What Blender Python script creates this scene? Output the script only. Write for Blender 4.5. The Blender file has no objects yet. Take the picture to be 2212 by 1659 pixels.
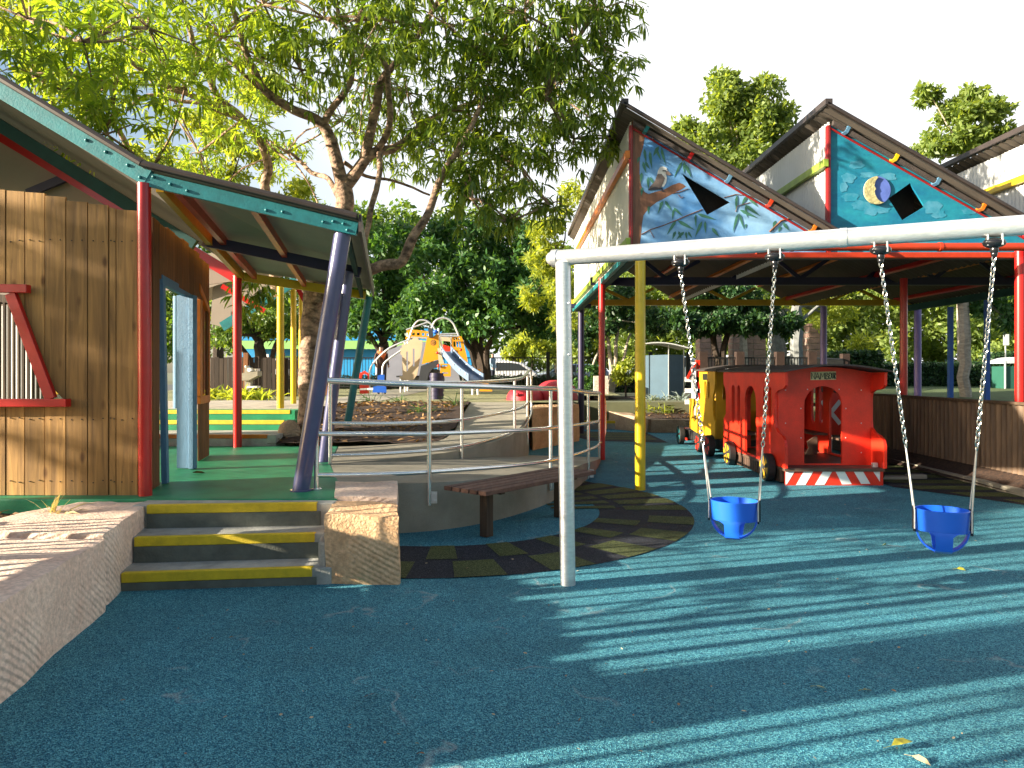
import bpy, bmesh, math, random
import numpy as np
from mathutils import Vector, Matrix, noise
random.seed(7); rng = np.random.default_rng(7)
R = math.radians
C = bpy.context.scene.collection
F = 1555.0            # focal length in view units (view is 2212 wide)
def V(x, y, Y): return Vector(((x-1106)/F*Y, Y, 1.5-(y-803)/F*Y))
def cv(ox, oy, s): return lambda x, y: ((ox+x/s)/1.8517, (oy+y/s)/1.8517)
def lerp(a, b, t): return a+(b-a)*t

# ---------------------------------------------------------------- materials
MATS = {}
def mat(name, col, rough=0.6, metal=0.0, var=0.15, vs=4.0, bump=0.0, bs=40.0, spec=0.5, hue2=None, stretch=None, coat=0.0, fine=0.0, fs=200):
    m = bpy.data.materials.new(name); m.use_nodes = True
    nt = m.node_tree; N = nt.nodes; L = nt.links
    b = N['Principled BSDF']
    b.inputs['Roughness'].default_value = rough; b.inputs['Metallic'].default_value = metal
    b.inputs['Specular IOR Level'].default_value = spec
    if coat: b.inputs['Coat Weight'].default_value = coat
    tc = N.new('ShaderNodeTexCoord'); src = tc.outputs['Object']
    if stretch:
        mp = N.new('ShaderNodeMapping'); mp.inputs['Scale'].default_value = stretch
        L.new(src, mp.inputs['Vector']); src = mp.outputs['Vector']
    c = (*col, 1)
    c2 = (*hue2, 1) if hue2 else tuple([x*(1-var*2) for x in col])+(1,)
    n = N.new('ShaderNodeTexNoise'); n.inputs['Scale'].default_value = vs; n.inputs['Detail'].default_value = 6; n.inputs['Roughness'].default_value = .62
    L.new(src, n.inputs['Vector'])
    r = N.new('ShaderNodeValToRGB'); r.color_ramp.elements[0].position = .36; r.color_ramp.elements[1].position = .66
    r.color_ramp.elements[0].color = c2; r.color_ramp.elements[1].color = c
    L.new(n.outputs['Fac'], r.inputs['Fac'])
    out = r.outputs['Color']
    if fine:
        n3 = N.new('ShaderNodeTexNoise'); n3.inputs['Scale'].default_value = fs; n3.inputs['Detail'].default_value = 2
        L.new(tc.outputs['Object'], n3.inputs['Vector'])
        mr = N.new('ShaderNodeMapRange'); mr.inputs['From Min'].default_value = .3; mr.inputs['From Max'].default_value = .7
        mr.inputs['To Min'].default_value = 1-fine; mr.inputs['To Max'].default_value = 1+fine
        L.new(n3.outputs['Fac'], mr.inputs['Value'])
        mx = N.new('ShaderNodeVectorMath'); mx.operation = 'SCALE'
        L.new(out, mx.inputs[0]); L.new(mr.outputs[0], mx.inputs['Scale']); out = mx.outputs[0]
    L.new(out, b.inputs['Base Color'])
    if bump:
        n2 = N.new('ShaderNodeTexNoise'); n2.inputs['Scale'].default_value = bs; n2.inputs['Detail'].default_value = 4
        L.new(src, n2.inputs['Vector'])
        bp = N.new('ShaderNodeBump'); bp.inputs['Strength'].default_value = bump; bp.inputs['Distance'].default_value = .02
        L.new(n2.outputs['Fac'], bp.inputs['Height']); L.new(bp.outputs['Normal'], b.inputs['Normal'])
    MATS[name] = m
    return m
def leafmat(name, ca, cb, trans=0.4, rough=.45):
    m = bpy.data.materials.new(name); m.use_nodes = True
    nt = m.node_tree; N = nt.nodes; L = nt.links
    b = N['Principled BSDF']; b.inputs['Roughness'].default_value = rough; b.inputs['Specular IOR Level'].default_value = .4
    g = N.new('ShaderNodeNewGeometry')
    r = N.new('ShaderNodeValToRGB'); r.color_ramp.elements[0].color = (*ca, 1); r.color_ramp.elements[1].color = (*cb, 1)
    L.new(g.outputs['Random Per Island'], r.inputs['Fac']); L.new(r.outputs['Color'], b.inputs['Base Color'])
    t = N.new('ShaderNodeBsdfTranslucent')
    mu = N.new('ShaderNodeMixRGB'); mu.blend_type = 'MULTIPLY'; mu.inputs['Fac'].default_value = 1
    L.new(r.outputs['Color'], mu.inputs[1]); mu.inputs[2].default_value = (2.6, 2.3, .7, 1); L.new(mu.outputs[0], t.inputs['Color'])
    mx = N.new('ShaderNodeMixShader'); mx.inputs['Fac'].default_value = trans
    L.new(b.outputs[0], mx.inputs[1]); L.new(t.outputs[0], mx.inputs[2])
    L.new(mx.outputs[0], N['Material Output'].inputs['Surface'])
    return m
def plank_mat(name, ca, cb, axis=2, knots=True):
    """weathered timber: grain stretched along an axis, colour changing board to board"""
    m = bpy.data.materials.new(name); m.use_nodes = True
    nt = m.node_tree; N = nt.nodes; L = nt.links
    b = N['Principled BSDF']; b.inputs['Roughness'].default_value = .75; b.inputs['Specular IOR Level'].default_value = .3
    tc = N.new('ShaderNodeTexCoord'); mp = N.new('ShaderNodeMapping')
    sc = [14, 14, 14]; sc[axis] = 0.9; mp.inputs['Scale'].default_value = sc
    L.new(tc.outputs['Object'], mp.inputs['Vector'])
    g = N.new('ShaderNodeNewGeometry')
    ad = N.new('ShaderNodeVectorMath'); ad.operation = 'ADD'
    cm = N.new('ShaderNodeCombineXYZ'); ml = N.new('ShaderNodeMath'); ml.operation = 'MULTIPLY'; ml.inputs[1].default_value = 50
    L.new(g.outputs['Random Per Island'], ml.inputs[0])
    for i in range(3): L.new(ml.outputs[0], cm.inputs[i])
    L.new(mp.outputs[0], ad.inputs[0]); L.new(cm.outputs[0], ad.inputs[1])
    n = N.new('ShaderNodeTexNoise'); n.inputs['Scale'].default_value = 1.6; n.inputs['Detail'].default_value = 7; n.inputs['Distortion'].default_value = .8
    L.new(ad.outputs[0], n.inputs['Vector'])
    r = N.new('ShaderNodeValToRGB'); r.color_ramp.elements[0].position = .3; r.color_ramp.elements[1].position = .72
    r.color_ramp.elements[0].color = (*cb, 1); r.color_ramp.elements[1].color = (*ca, 1)
    L.new(n.outputs['Fac'], r.inputs['Fac'])
    hs = N.new('ShaderNodeHueSaturation')
    mr = N.new('ShaderNodeMapRange'); mr.inputs['To Min'].default_value = .65; mr.inputs['To Max'].default_value = 1.25
    L.new(g.outputs['Random Per Island'], mr.inputs['Value']); L.new(mr.outputs[0], hs.inputs['Value']); L.new(r.outputs[0], hs.inputs['Color'])
    out = hs.outputs[0]
    if knots:
        vo = N.new('ShaderNodeTexVoronoi'); vo.inputs['Scale'].default_value = 1.0
        mp2 = N.new('ShaderNodeMapping'); s2 = [5, 5, 5]; s2[axis] = 2.2; mp2.inputs['Scale'].default_value = s2
        L.new(tc.outputs['Object'], mp2.inputs['Vector']); L.new(mp2.outputs[0], vo.inputs['Vector'])
        kr = N.new('ShaderNodeValToRGB'); kr.color_ramp.elements[0].position = .05; kr.color_ramp.elements[1].position = .14
        kr.color_ramp.elements[0].color = (.25, .16, .1, 1); kr.color_ramp.elements[1].color = (1, 1, 1, 1)
        L.new(vo.outputs['Distance'], kr.inputs[0])
        mm = N.new('ShaderNodeMixRGB'); mm.blend_type = 'MULTIPLY'; mm.inputs[0].default_value = .8
        L.new(out, mm.inputs[1]); L.new(kr.outputs[0], mm.inputs[2]); out = mm.outputs[0]
    L.new(out, b.inputs['Base Color'])
    bp = N.new('ShaderNodeBump'); bp.inputs['Strength'].default_value = .35; bp.inputs['Distance'].default_value = .01
    L.new(n.outputs['Fac'], bp.inputs['Height']); L.new(bp.outputs[0], b.inputs['Normal'])
    return m
def rubber_mat(name, ca, cb, scuff=True):
    m = bpy.data.materials.new(name); m.use_nodes = True
    nt = m.node_tree; N = nt.nodes; L = nt.links
    b = N['Principled BSDF']; b.inputs['Roughness'].default_value = .8; b.inputs['Specular IOR Level'].default_value = .35
    tc = N.new('ShaderNodeTexCoord')
    vo = N.new('ShaderNodeTexVoronoi'); vo.inputs['Scale'].default_value = 190
    L.new(tc.outputs['Object'], vo.inputs['Vector'])
    sp = N.new('ShaderNodeSeparateColor'); L.new(vo.outputs['Color'], sp.inputs[0])
    r = N.new('ShaderNodeValToRGB'); r.color_ramp.elements[0].color = (*[x*.45 for x in cb], 1); r.color_ramp.elements[1].color = (*[min(1, x*1.65+.065) for x in ca], 1)
    e = r.color_ramp.elements.new(.35); e.color = (*cb, 1); e = r.color_ramp.elements.new(.68); e.color = (*ca, 1)
    L.new(sp.outputs[0], r.inputs[0])
    n = N.new('ShaderNodeTexNoise'); n.inputs['Scale'].default_value = 1.1; n.inputs['Detail'].default_value = 8; n.inputs['Roughness'].default_value = .7
    L.new(tc.outputs['Object'], n.inputs['Vector'])
    mr = N.new('ShaderNodeMapRange'); mr.inputs['From Min'].default_value = .3; mr.inputs['From Max'].default_value = .7; mr.inputs['To Min'].default_value = .72; mr.inputs['To Max'].default_value = 1.2
    L.new(n.outputs['Fac'], mr.inputs['Value'])
    sc = N.new('ShaderNodeVectorMath'); sc.operation = 'SCALE'; L.new(r.outputs[0], sc.inputs[0]); L.new(mr.outputs[0], sc.inputs['Scale'])
    out = sc.outputs[0]
    if scuff:   # pale worn scuffs in wandering lines
        n2 = N.new('ShaderNodeTexNoise'); n2.inputs['Scale'].default_value = .55; n2.inputs['Detail'].default_value = 5
        L.new(tc.outputs['Object'], n2.inputs['Vector'])
        s1 = N.new('ShaderNodeMath'); s1.operation = 'SUBTRACT'; s1.inputs[1].default_value = .5; L.new(n2.outputs['Fac'], s1.inputs[0])
        s2 = N.new('ShaderNodeMath'); s2.operation = 'ABSOLUTE'; L.new(s1.outputs[0], s2.inputs[0])
        s3 = N.new('ShaderNodeMapRange'); s3.inputs['From Min'].default_value = 0; s3.inputs['From Max'].default_value = .006; s3.inputs['To Min'].default_value = .5; s3.inputs['To Max'].default_value = 0
        L.new(s2.outputs[0], s3.inputs['Value'])
        n4 = N.new('ShaderNodeTexNoise'); n4.inputs['Scale'].default_value = 2.5; L.new(tc.outputs['Object'], n4.inputs['Vector'])
        s5 = N.new('ShaderNodeMapRange'); s5.inputs['From Min'].default_value = .5; s5.inputs['From Max'].default_value = .62; L.new(n4.outputs['Fac'], s5.inputs['Value'])
        s6 = N.new('ShaderNodeMath'); s6.operation = 'MULTIPLY'; L.new(s3.outputs[0], s6.inputs[0]); L.new(s5.outputs[0], s6.inputs[1])
        mx = N.new('ShaderNodeMixRGB'); L.new(s6.outputs[0], mx.inputs[0]); L.new(out, mx.inputs[1]); mx.inputs[2].default_value = (.45, .5, .5, 1); out = mx.outputs[0]
    L.new(out, b.inputs['Base Color'])
    bp = N.new('ShaderNodeBump'); bp.inputs['Strength'].default_value = 1; bp.inputs['Distance'].default_value = .013
    L.new(vo.outputs['Distance'], bp.inputs['Height']); L.new(bp.outputs[0], b.inputs['Normal'])
    return m
def stone_mat(name, ca, cb, rot, ws=14, dist=.03, hue=(.30, .24, .22)):
    m = bpy.data.materials.new(name); m.use_nodes = True
    nt = m.node_tree; N = nt.nodes; L = nt.links
    b = N['Principled BSDF']; b.inputs['Roughness'].default_value = .9; b.inputs['Specular IOR Level'].default_value = .2
    tc = N.new('ShaderNodeTexCoord')
    mp = N.new('ShaderNodeMapping'); mp.inputs['Rotation'].default_value = rot
    L.new(tc.outputs['Object'], mp.inputs['Vector'])
    w = N.new('ShaderNodeTexWave'); w.inputs['Scale'].default_value = ws; w.inputs['Distortion'].default_value = 2.2; w.inputs['Detail'].default_value = 6; w.inputs['Detail Scale'].default_value = 2.2; w.inputs['Detail Roughness'].default_value = .75
    w.bands_direction = 'Z'
    L.new(mp.outputs[0], w.inputs['Vector'])
    n = N.new('ShaderNodeTexNoise'); n.inputs['Scale'].default_value = 3.2; n.inputs['Detail'].default_value = 9; n.inputs['Roughness'].default_value = .7
    L.new(tc.outputs['Object'], n.inputs['Vector'])
    r = N.new('ShaderNodeValToRGB'); r.color_ramp.elements[0].position = .35; r.color_ramp.elements[1].position = .62
    r.color_ramp.elements[0].color = (*cb, 1); r.color_ramp.elements[1].color = (*ca, 1); L.new(n.outputs['Fac'], r.inputs[0])
    n5 = N.new('ShaderNodeTexNoise'); n5.inputs['Scale'].default_value = 38; n5.inputs['Detail'].default_value = 6; L.new(tc.outputs['Object'], n5.inputs['Vector'])
    q5 = N.new('ShaderNodeMapRange'); q5.inputs['From Min'].default_value = .3; q5.inputs['From Max'].default_value = .7; q5.inputs['To Min'].default_value = .78; q5.inputs['To Max'].default_value = 1.18; L.new(n5.outputs['Fac'], q5.inputs['Value'])
    v5 = N.new('ShaderNodeVectorMath'); v5.operation = 'SCALE'; L.new(r.outputs[0], v5.inputs[0]); L.new(q5.outputs[0], v5.inputs['Scale']); L.new(v5.outputs[0], b.inputs['Base Color'])
    n2 = N.new('ShaderNodeTexNoise'); n2.inputs['Scale'].default_value = 60; n2.inputs['Detail'].default_value = 5; L.new(tc.outputs['Object'], n2.inputs['Vector'])
    n6 = N.new('ShaderNodeTexNoise'); n6.inputs['Scale'].default_value = 2.6; L.new(tc.outputs['Object'], n6.inputs['Vector'])
    q6 = N.new('ShaderNodeMapRange'); q6.inputs['From Min'].default_value = .42; q6.inputs['From Max'].default_value = .62; L.new(n6.outputs['Fac'], q6.inputs['Value'])
    m6 = N.new('ShaderNodeMath'); m6.operation = 'MULTIPLY'; L.new(w.outputs['Fac'], m6.inputs[0]); L.new(q6.outputs[0], m6.inputs[1])
    ma = N.new('ShaderNodeMath'); ma.operation = 'MULTIPLY_ADD'; ma.inputs[1].default_value = .9; L.new(n2.outputs['Fac'], ma.inputs[0]); L.new(m6.outputs[0], ma.inputs[2])
    bp = N.new('ShaderNodeBump'); bp.inputs['Strength'].default_value = .7; bp.inputs['Distance'].default_value = dist
    L.new(ma.outputs[0], bp.inputs['Height']); L.new(bp.outputs[0], b.inputs['Normal'])
    return m

M = dict(
 blue_rubber=rubber_mat('blue rubber', (.080, .345, .410), (.011, .180, .295)),
 olive_rubber=rubber_mat('olive rubber', (.105, .130, .030), (.055, .075, .016), False),
 black_rubber=rubber_mat('black rubber', (.014, .020, .036), (.008, .012, .022), False),
 sand_rubber=rubber_mat('yellow green rubber', (.34, .33, .17), (.24, .25, .12), False),
 green_deck=mat('green deck paint', (.012, .27, .115), .5, var=.18, vs=3, bump=.15, bs=60),
 concrete=mat('concrete', (.34, .31, .24), .85, var=.14, vs=2.5, bump=.3, bs=90, fine=.12, fs=300),
 step_conc=mat('step concrete', (.42, .42, .37), .8, var=.2, vs=5, bump=.25, bs=70, fine=.1),
 riser=mat('grey painted riser', (.135, .145, .115), .8, var=.18, vs=7, bump=.2, bs=60),
 nosing=mat('yellow nosing paint', (.72, .52, .015), .65, var=.12, vs=12, bump=.3, bs=120),
 mulch=mat('bark mulch', (.065, .032, .017), .95, var=.36, vs=22, bump=1.0, bs=45, fine=.3, fs=90),
 sand=mat('sand', (.44, .39, .31), .95, var=.14, vs=6, bump=.4, bs=50, fine=.12),
 lawn=mat('lawn grass', (.085, .135, .030), .95, var=.22, vs=5, bump=.8, bs=120, fine=.35, fs=60),
 earth=mat('far ground', (.16, .17, .09), .95, var=.2, vs=.5),
 bitumen=mat('bitumen', (.10, .10, .10), .9, var=.15, vs=1.0, fine=.1),
 plank=plank_mat('weathered fence boards', (.42, .235, .075), (.18, .10, .036)),
 plank2=plank_mat('reddish boards', (.26, .105, .038), (.13, .052, .020)),
 dkwood=plank_mat('dark timber', (.115, .075, .045), (.055, .036, .024), knots=False),
 benchwood=plank_mat('bench slat stain', (.17, .088, .060), (.10, .052, .038), axis=1, knots=False),
 red=mat('red enamel', (.50, .014, .012), .3, var=.07, vs=7, coat=.2),
 trimred=mat('dark red trim', (.30, .012, .012), .5, var=.1, vs=6),
 redbright=mat('train red paint', (.82, .034, .012), .42, var=.12, vs=3, bump=.06, bs=26, fine=.07, fs=90),
 redorange=mat('orange red enamel', (.50, .045, .014), .35, var=.1, vs=6),
 orange=mat('orange enamel', (.62, .17, .012), .45, var=.14, vs=8),
 yellow=mat('yellow enamel', (.74, .50, .012), .3, var=.08, vs=7, coat=.2),
 darkyellow=mat('ochre enamel', (.56, .33, .010), .4, var=.1, vs=6),
 purple=mat('purple enamel', (.078, .082, .18), .28, var=.08, vs=6, coat=.3),
 dkpurple=mat('dark purple enamel', (.022, .018, .060), .45, var=.1, vs=6),
 lilac=mat('lilac enamel', (.21, .15, .42), .35, var=.08, vs=6),
 teal=mat('teal enamel', (.014, .19, .21), .42, var=.16, vs=9, bump=.1, bs=60),
 dkteal=mat('dark green enamel', (.008, .055, .052), .9, var=.12, vs=6),
 paleblue=mat('pale blue paint', (.085, .215, .35), .6, var=.12, vs=9, bump=.3, bs=50, stretch=(6, 6, .7)),
 lime=mat('lime green enamel', (.30, .42, .05), .5, var=.14, vs=8),
 blueplastic=mat('blue moulded plastic', (.012, .12, .70), .32, var=.03, vs=3, spec=.6),
 bluepost=mat('blue post paint', (.012, .10, .50), .4, var=.08, vs=6),
 galv=mat('galvanised steel', (.80, .81, .80), .33, metal=.72, var=.09, vs=16, bump=.12, bs=35, stretch=(1, 1, 3)),
 chrome=mat('stainless steel', (.84, .84, .82), .24, metal=.85, var=.06, vs=12, bump=.03, bs=20),
 chain=mat('zinc chain', (.72, .70, .64), .24, metal=1.0, var=.15, vs=60),
 blackplastic=mat('black plastic', (.012, .012, .014), .25, var=.05, vs=4, spec=.6),
 roofbrown=mat('brown roof sheet', (.050, .038, .034), .45, var=.14, vs=4),
 soffit=mat('grey green ceiling sheet', (.30, .30, .255), .8, var=.07, vs=1.5, bump=.1, bs=200),
 soffitb=mat('beige ceiling sheet', (.30, .245, .20), .8, var=.07, vs=1.5),
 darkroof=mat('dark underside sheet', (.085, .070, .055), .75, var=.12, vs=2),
 cream=mat('cream corrugated sheet', (.66, .64, .56), .5, var=.05, vs=3),
 whitesheet=mat('white corrugated sheet', (.62, .64, .64), .45, var=.05, vs=3),
 white=mat('white paint', (.80, .80, .78), .5, var=.04, vs=5),
 mural_blue=mat('mural sky blue', (.24, .44, .65), .55, var=.2, vs=1.4, hue2=(.06, .22, .50), fine=.05, fs=30),
 mural_teal=mat('mural teal', (.014, .24, .32), .5, var=.25, vs=2.2, hue2=(.006, .14, .25), stretch=(.7, 1, 2.2), fine=.08, fs=25),
 mural_brown=mat('mural bark brown', (.24, .105, .055), .6, var=.18, vs=9, stretch=(3, 1, .6)),
 mural_leaf=mat('mural leaf green', (.055, .20, .13), .6, var=.2, vs=9),
 mural_cloud=mat('mural cloud blue', (.08, .28, .40), .6, var=.22, vs=7, hue2=(.014, .20, .30)),
 bird_white=mat('painted bird white', (.72, .70, .66), .6, var=.12, vs=18),
 bird_grey=mat('painted bird brown', (.20, .15, .13), .6, var=.2, vs=18),
 bird_dark=mat('painted bird dark', (.045, .04, .05), .6, var=.2, vs=18),
 moon=mat('moon cream', (.56, .50, .24), .65, var=.2, vs=22, bump=.4, bs=40),
 moonblue=mat('moon blue disc', (.10, .16, .50), .6, var=.1, vs=10),
 tyre=mat('black train base', (.022, .020, .019), .7, var=.2, vs=9),
 brownslat=mat('brown train slats', (.10, .055, .035), .7, var=.2, vs=9),
 trainroof=mat('train roof felt', (.070, .055, .050), .8, var=.15, vs=6, bump=.3, bs=150),
 trainyellow=mat('train yellow paint', (.62, .34, .014), .45, var=.08, vs=5),
 trainfloor=mat('train floor board', (.13, .075, .05), .6, var=.2, vs=8),
 signcream=mat('cream sign board', (.68, .62, .36), .6, var=.08, vs=12),
 ink=mat('black sign ink', (.015, .015, .015), .6, var=.02),
 stoneA=stone_mat('sawn sandstone pale', (.80, .63, .50), (.66, .47, .36), (R(35), R(20), 0), 9, .012),
 stoneB=stone_mat('sawn sandstone gold', (.74, .50, .29), (.54, .32, .17), (R(0), R(-28), 0), 9, .022),
 stoneC=stone_mat('sandstone wall', (.50, .37, .25), (.36, .25, .17), (R(20), R(10), 0), 8, .02),
 hueblock=mat('pink split block', (.36, .23, .18), .9, var=.16, vs=6, bump=.6, bs=20),
 bark=mat('mottled bark', (.52, .34, .23), .9, var=.3, vs=9, hue2=(.10, .062, .042), bump=1.0, bs=22, stretch=(1, 1, 1.6)),
 barkdark=mat('dark bark', (.055, .038, .026), .95, var=.25, vs=8, bump=.8, bs=25),
 barkpale=mat('pale bark', (.50, .42, .33), .9, var=.2, vs=7, hue2=(.27, .23, .19), bump=.4, bs=30, stretch=(1, 1, 3)),
 barkgrey=mat('grey bark', (.22, .23, .22), .9, var=.2, vs=7, bump=.5, bs=30),
 blackfence=mat('black powdercoat', (.010, .010, .010), .5, var=.05),
 binblue=mat('slate blue sheet', (.055, .115, .165), .5, var=.08, vs=3),
 bluewall=mat('blue building paint', (.020, .30, .62), .5, var=.06, vs=2),
 limewall=mat('light green fascia', (.28, .56, .16), .55, var=.06, vs=2),
 glass=mat('dark glass', (.03, .04, .05), .08, var=.03, spec=.8),
 carwhite=mat('white car paint', (.72, .73, .75), .25, var=.02, coat=.5),
 carblue=mat('silver blue car paint', (.40, .48, .58), .25, metal=.3, var=.02, coat=.5),
 greybox=mat('grey panel board', (.24, .25, .30), .5, var=.05, vs=3),
 beigeboard=mat('beige panel board', (.56, .43, .28), .5, var=.05, vs=3),
 orangeboard=mat('orange yellow panel board', (.72, .30, .012), .42, var=.05, vs=3),
 slidegrey=mat('blue grey plastic slide', (.13, .19, .29), .35, var=.05, vs=3),
 darkboard=mat('charcoal panel board', (.035, .038, .045), .5, var=.08, vs=4),
 redrubber=mat('red moulded rubber', (.52, .022, .035), .5, var=.1, vs=6, bump=.3, bs=150),
 skin=mat('skin', (.45, .26, .18), .6, var=.03), jacket=mat('brown jacket', (.10, .05, .035), .9, var=.2, vs=20),
 scarf=mat('orange hood cloth', (.75, .17, .05), .9, var=.15, vs=20), jeans=mat('dark trousers', (.03, .035, .06), .9, var=.1, vs=20),
 shirt=mat('pale blue shirt', (.35, .50, .62), .9, var=.1, vs=20),
 hair=mat('dark hair', (.02, .014, .01), .7, var=.1, vs=30),
 steelbin=mat('green bin panel', (.02, .10, .07), .5, var=.05),
 stainless=mat('brushed steel fountain', (.62, .62, .60), .3, metal=.8, var=.06, vs=9),
 mosaic=mat('mosaic tile', (.72, .68, .58), .5, var=.25, vs=34, hue2=(.40, .30, .26)),
 beltgrey=mat('grey strap', (.55, .55, .52), .4, metal=.4, var=.1, vs=20),
 hedgecore=mat('hedge core', (.012, .025, .010), .95, var=.2, vs=10),
 yleafm=mat('fallen yellow leaf', (.55, .50, .04), .55, var=.2, vs=30),
 bleafm=mat('fallen brown leaf', (.34, .16, .05), .7, var=.3, vs=20),
 paleleafm=mat('fallen pale leaf', (.50, .40, .22), .7, var=.3, vs=20),
)
LM = dict(
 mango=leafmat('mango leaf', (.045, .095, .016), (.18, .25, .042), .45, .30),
 mangoy=leafmat('mango leaf sunny', (.09, .17, .025), (.26, .34, .05), .52, .4),  # left crown's sun glow put into a lighter, yellower leaf colour
 dark=leafmat('dark leaf', (.018, .07, .02), (.085, .185, .045), .3),
 mid=leafmat('mid leaf', (.05, .115, .022), (.14, .21, .04), .4),
 canopy=leafmat('canopy leaf', (.08, .135, .030), (.24, .31, .085), .45),
 bright=leafmat('bright leaf', (.13, .19, .030), (.32, .36, .07), .5),
 shade=leafmat('deep shade leaf', (.012, .045, .016), (.045, .105, .032), .25),
 hedge=leafmat('hedge leaf', (.014, .042, .016), (.035, .085, .026), .2),
 silver=leafmat('silver leaf', (.18, .24, .24), (.32, .38, .36), .2),
)

# ---------------------------------------------------------------- mesh builder
class MB:
    def __init__(s): s.v = []; s.f = []; s.m = []
    def add(s, vs, fs, mi=0):
        o = len(s.v); s.v += [tuple(v) for v in vs]
        for f in fs: s.f.append([i+o for i in f]); s.m.append(mi)
        return s
    def box(s, x0, x1, y0, y1, z0, z1, mi=0):
        vs = [(x, y, z) for x in (x0, x1) for y in (y0, y1) for z in (z0, z1)]
        return s.add(vs, [(0, 1, 3, 2), (4, 6, 7, 5), (0, 4, 5, 1), (2, 3, 7, 6), (0, 2, 6, 4), (1, 5, 7, 3)], mi)
    def beam(s, a, b, w, h, mi=0, side=None):
        a = Vector(a); b = Vector(b); d = (b-a).normalized()
        sd = Vector(side) if side else d.cross(Vector((0, 0, 1)))
        if sd.length < 1e-4: sd = Vector((1, 0, 0))
        sd.normalize(); u = sd.cross(d).normalized()
        vs = []
        for p in (a, b):
            for i, j in ((-1, -1), (1, -1), (1, 1), (-1, 1)): vs.append(p+sd*w/2*i+u*h/2*j)
        return s.add(vs, [(0, 3, 2, 1), (4, 5, 6, 7), (0, 1, 5, 4), (1, 2, 6, 5), (2, 3, 7, 6), (3, 0, 4, 7)], mi)
    def tube(s, pts, r, seg=10, mi=0, closed=False):
        pts = [Vector(p) for p in pts]; n = len(pts)
        rs = r if isinstance(r, (list, tuple)) else [r]*n
        vs = []; fs = []; prev = None
        for i, p in enumerate(pts):
            if closed: d = pts[(i+1) % n]-pts[i-1]
            else: d = (pts[min(i+1, n-1)]-pts[max(i-1, 0)])
            d.normalize()
            if prev is None:
                u = d.cross(Vector((0, 0, 1)))
                if u.length < .05: u = d.cross(Vector((1, 0, 0)))
            else: u = prev-d*prev.dot(d)
            u.normalize(); prev = u; w = d.cross(u)
            for k in range(seg):
                a = 2*math.pi*k/seg; vs.append(p+(u*math.cos(a)+w*math.sin(a))*rs[i])
        for i in range(n if closed else n-1):
            j = (i+1) % n
            for k in range(seg):
                k2 = (k+1) % seg; fs.append((i*seg+k, i*seg+k2, j*seg+k2, j*seg+k))
        if not closed: fs += [tuple(range(seg))[::-1], tuple(range((n-1)*seg, n*seg))]
        return s.add(vs, fs, mi)
    def prism(s, pts, vec, mi=0):
        pts = [Vector(p) for p in pts]; n = len(pts); vec = Vector(vec)
        fs = [tuple(range(n))[::-1], tuple(range(n, 2*n))]+[(i, (i+1) % n, n+(i+1) % n, n+i) for i in range(n)]
        return s.add(pts+[p+vec for p in pts], fs, mi)
    def plate(s, outer, holes, th, mp, mi=0):
        """flat board with openings: 2-D outline + holes filled, given thickness, mapped by mp(u, v, w)"""
        cu = bpy.data.curves.new('tmp', 'CURVE'); cu.dimensions = '2D'; cu.fill_mode = 'BOTH'; cu.extrude = th/2
        for poly in [outer]+list(holes):
            sp = cu.splines.new('POLY'); sp.points.add(len(poly)-1); sp.use_cyclic_u = True
            for i, p in enumerate(poly): sp.points[i].co = (p[0], p[1], 0, 1)
        ob = bpy.data.objects.new('tmp', cu); C.objects.link(ob)
        dg = bpy.context.evaluated_depsgraph_get(); dg.update()
        me = bpy.data.meshes.new_from_object(ob.evaluated_get(dg))
        vs = [mp(v.co.x, v.co.y, v.co.z) for v in me.vertices]; fs = [tuple(p.vertices) for p in me.polygons]
        bpy.data.objects.remove(ob); bpy.data.curves.remove(cu); bpy.data.meshes.remove(me)
        return s.add(vs, fs, mi)
    def ball(s, c, rx, ry, rz, n=10, mi=0, top=False):
        vs = []; fs = []; c = Vector(c); m = n if not top else n
        for i in range(n+1):
            th = math.pi*i/n*(.5 if top else 1)
            for k in range(2*n):
                a = math.pi*k/n; vs.append(c+Vector((rx*math.sin(th)*math.cos(a), ry*math.sin(th)*math.sin(a), rz*math.cos(th))))
        for i in range(n):
            for k in range(2*n):
                k2 = (k+1) % (2*n); fs.append((i*2*n+k, (i+1)*2*n+k, (i+1)*2*n+k2, i*2*n+k2))
        return s.add(vs, fs, mi)
    def build(s, name, mats, parent=None, smooth=False, bevel=0, org=None):
        me = bpy.data.meshes.new(name)
        o0 = parent['_o'] if (parent is not None and '_o' in parent) else (org or (0, 0, 0))
        ov = Vector(o0)
        me.from_pydata([Vector(v)-ov for v in s.v], [], s.f)
        mats = mats if isinstance(mats, (list, tuple)) else [mats]
        for m in mats: me.materials.append(m)
        if len(mats) > 1: me.polygons.foreach_set('material_index', s.m)
        if len(s.f):
            bm = bmesh.new(); bm.from_mesh(me); bmesh.ops.recalc_face_normals(bm, faces=bm.faces); bm.to_mesh(me); bm.free()
        if smooth:
            me.polygons.foreach_set('use_smooth', [True]*len(me.polygons)); me.set_sharp_from_angle(angle=R(40))
        me.update()
        ob = bpy.data.objects.new(name, me); C.objects.link(ob)
        if parent is not None:
            ob.parent = parent; ob['_o'] = list(o0)
        else: ob.location = ov; ob['_o'] = list(o0)
        if bevel:
            b = ob.modifiers.new('bevel', 'BEVEL'); b.width = bevel; b.segments = 2; b.limit_method = 'ANGLE'
        return ob
def tag(o, label=None, cat=None, group=None, kind=None):
    if label: o['label'] = label
    if cat: o['category'] = cat
    if group: o['group'] = group
    if kind: o['kind'] = kind
    return o
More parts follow.
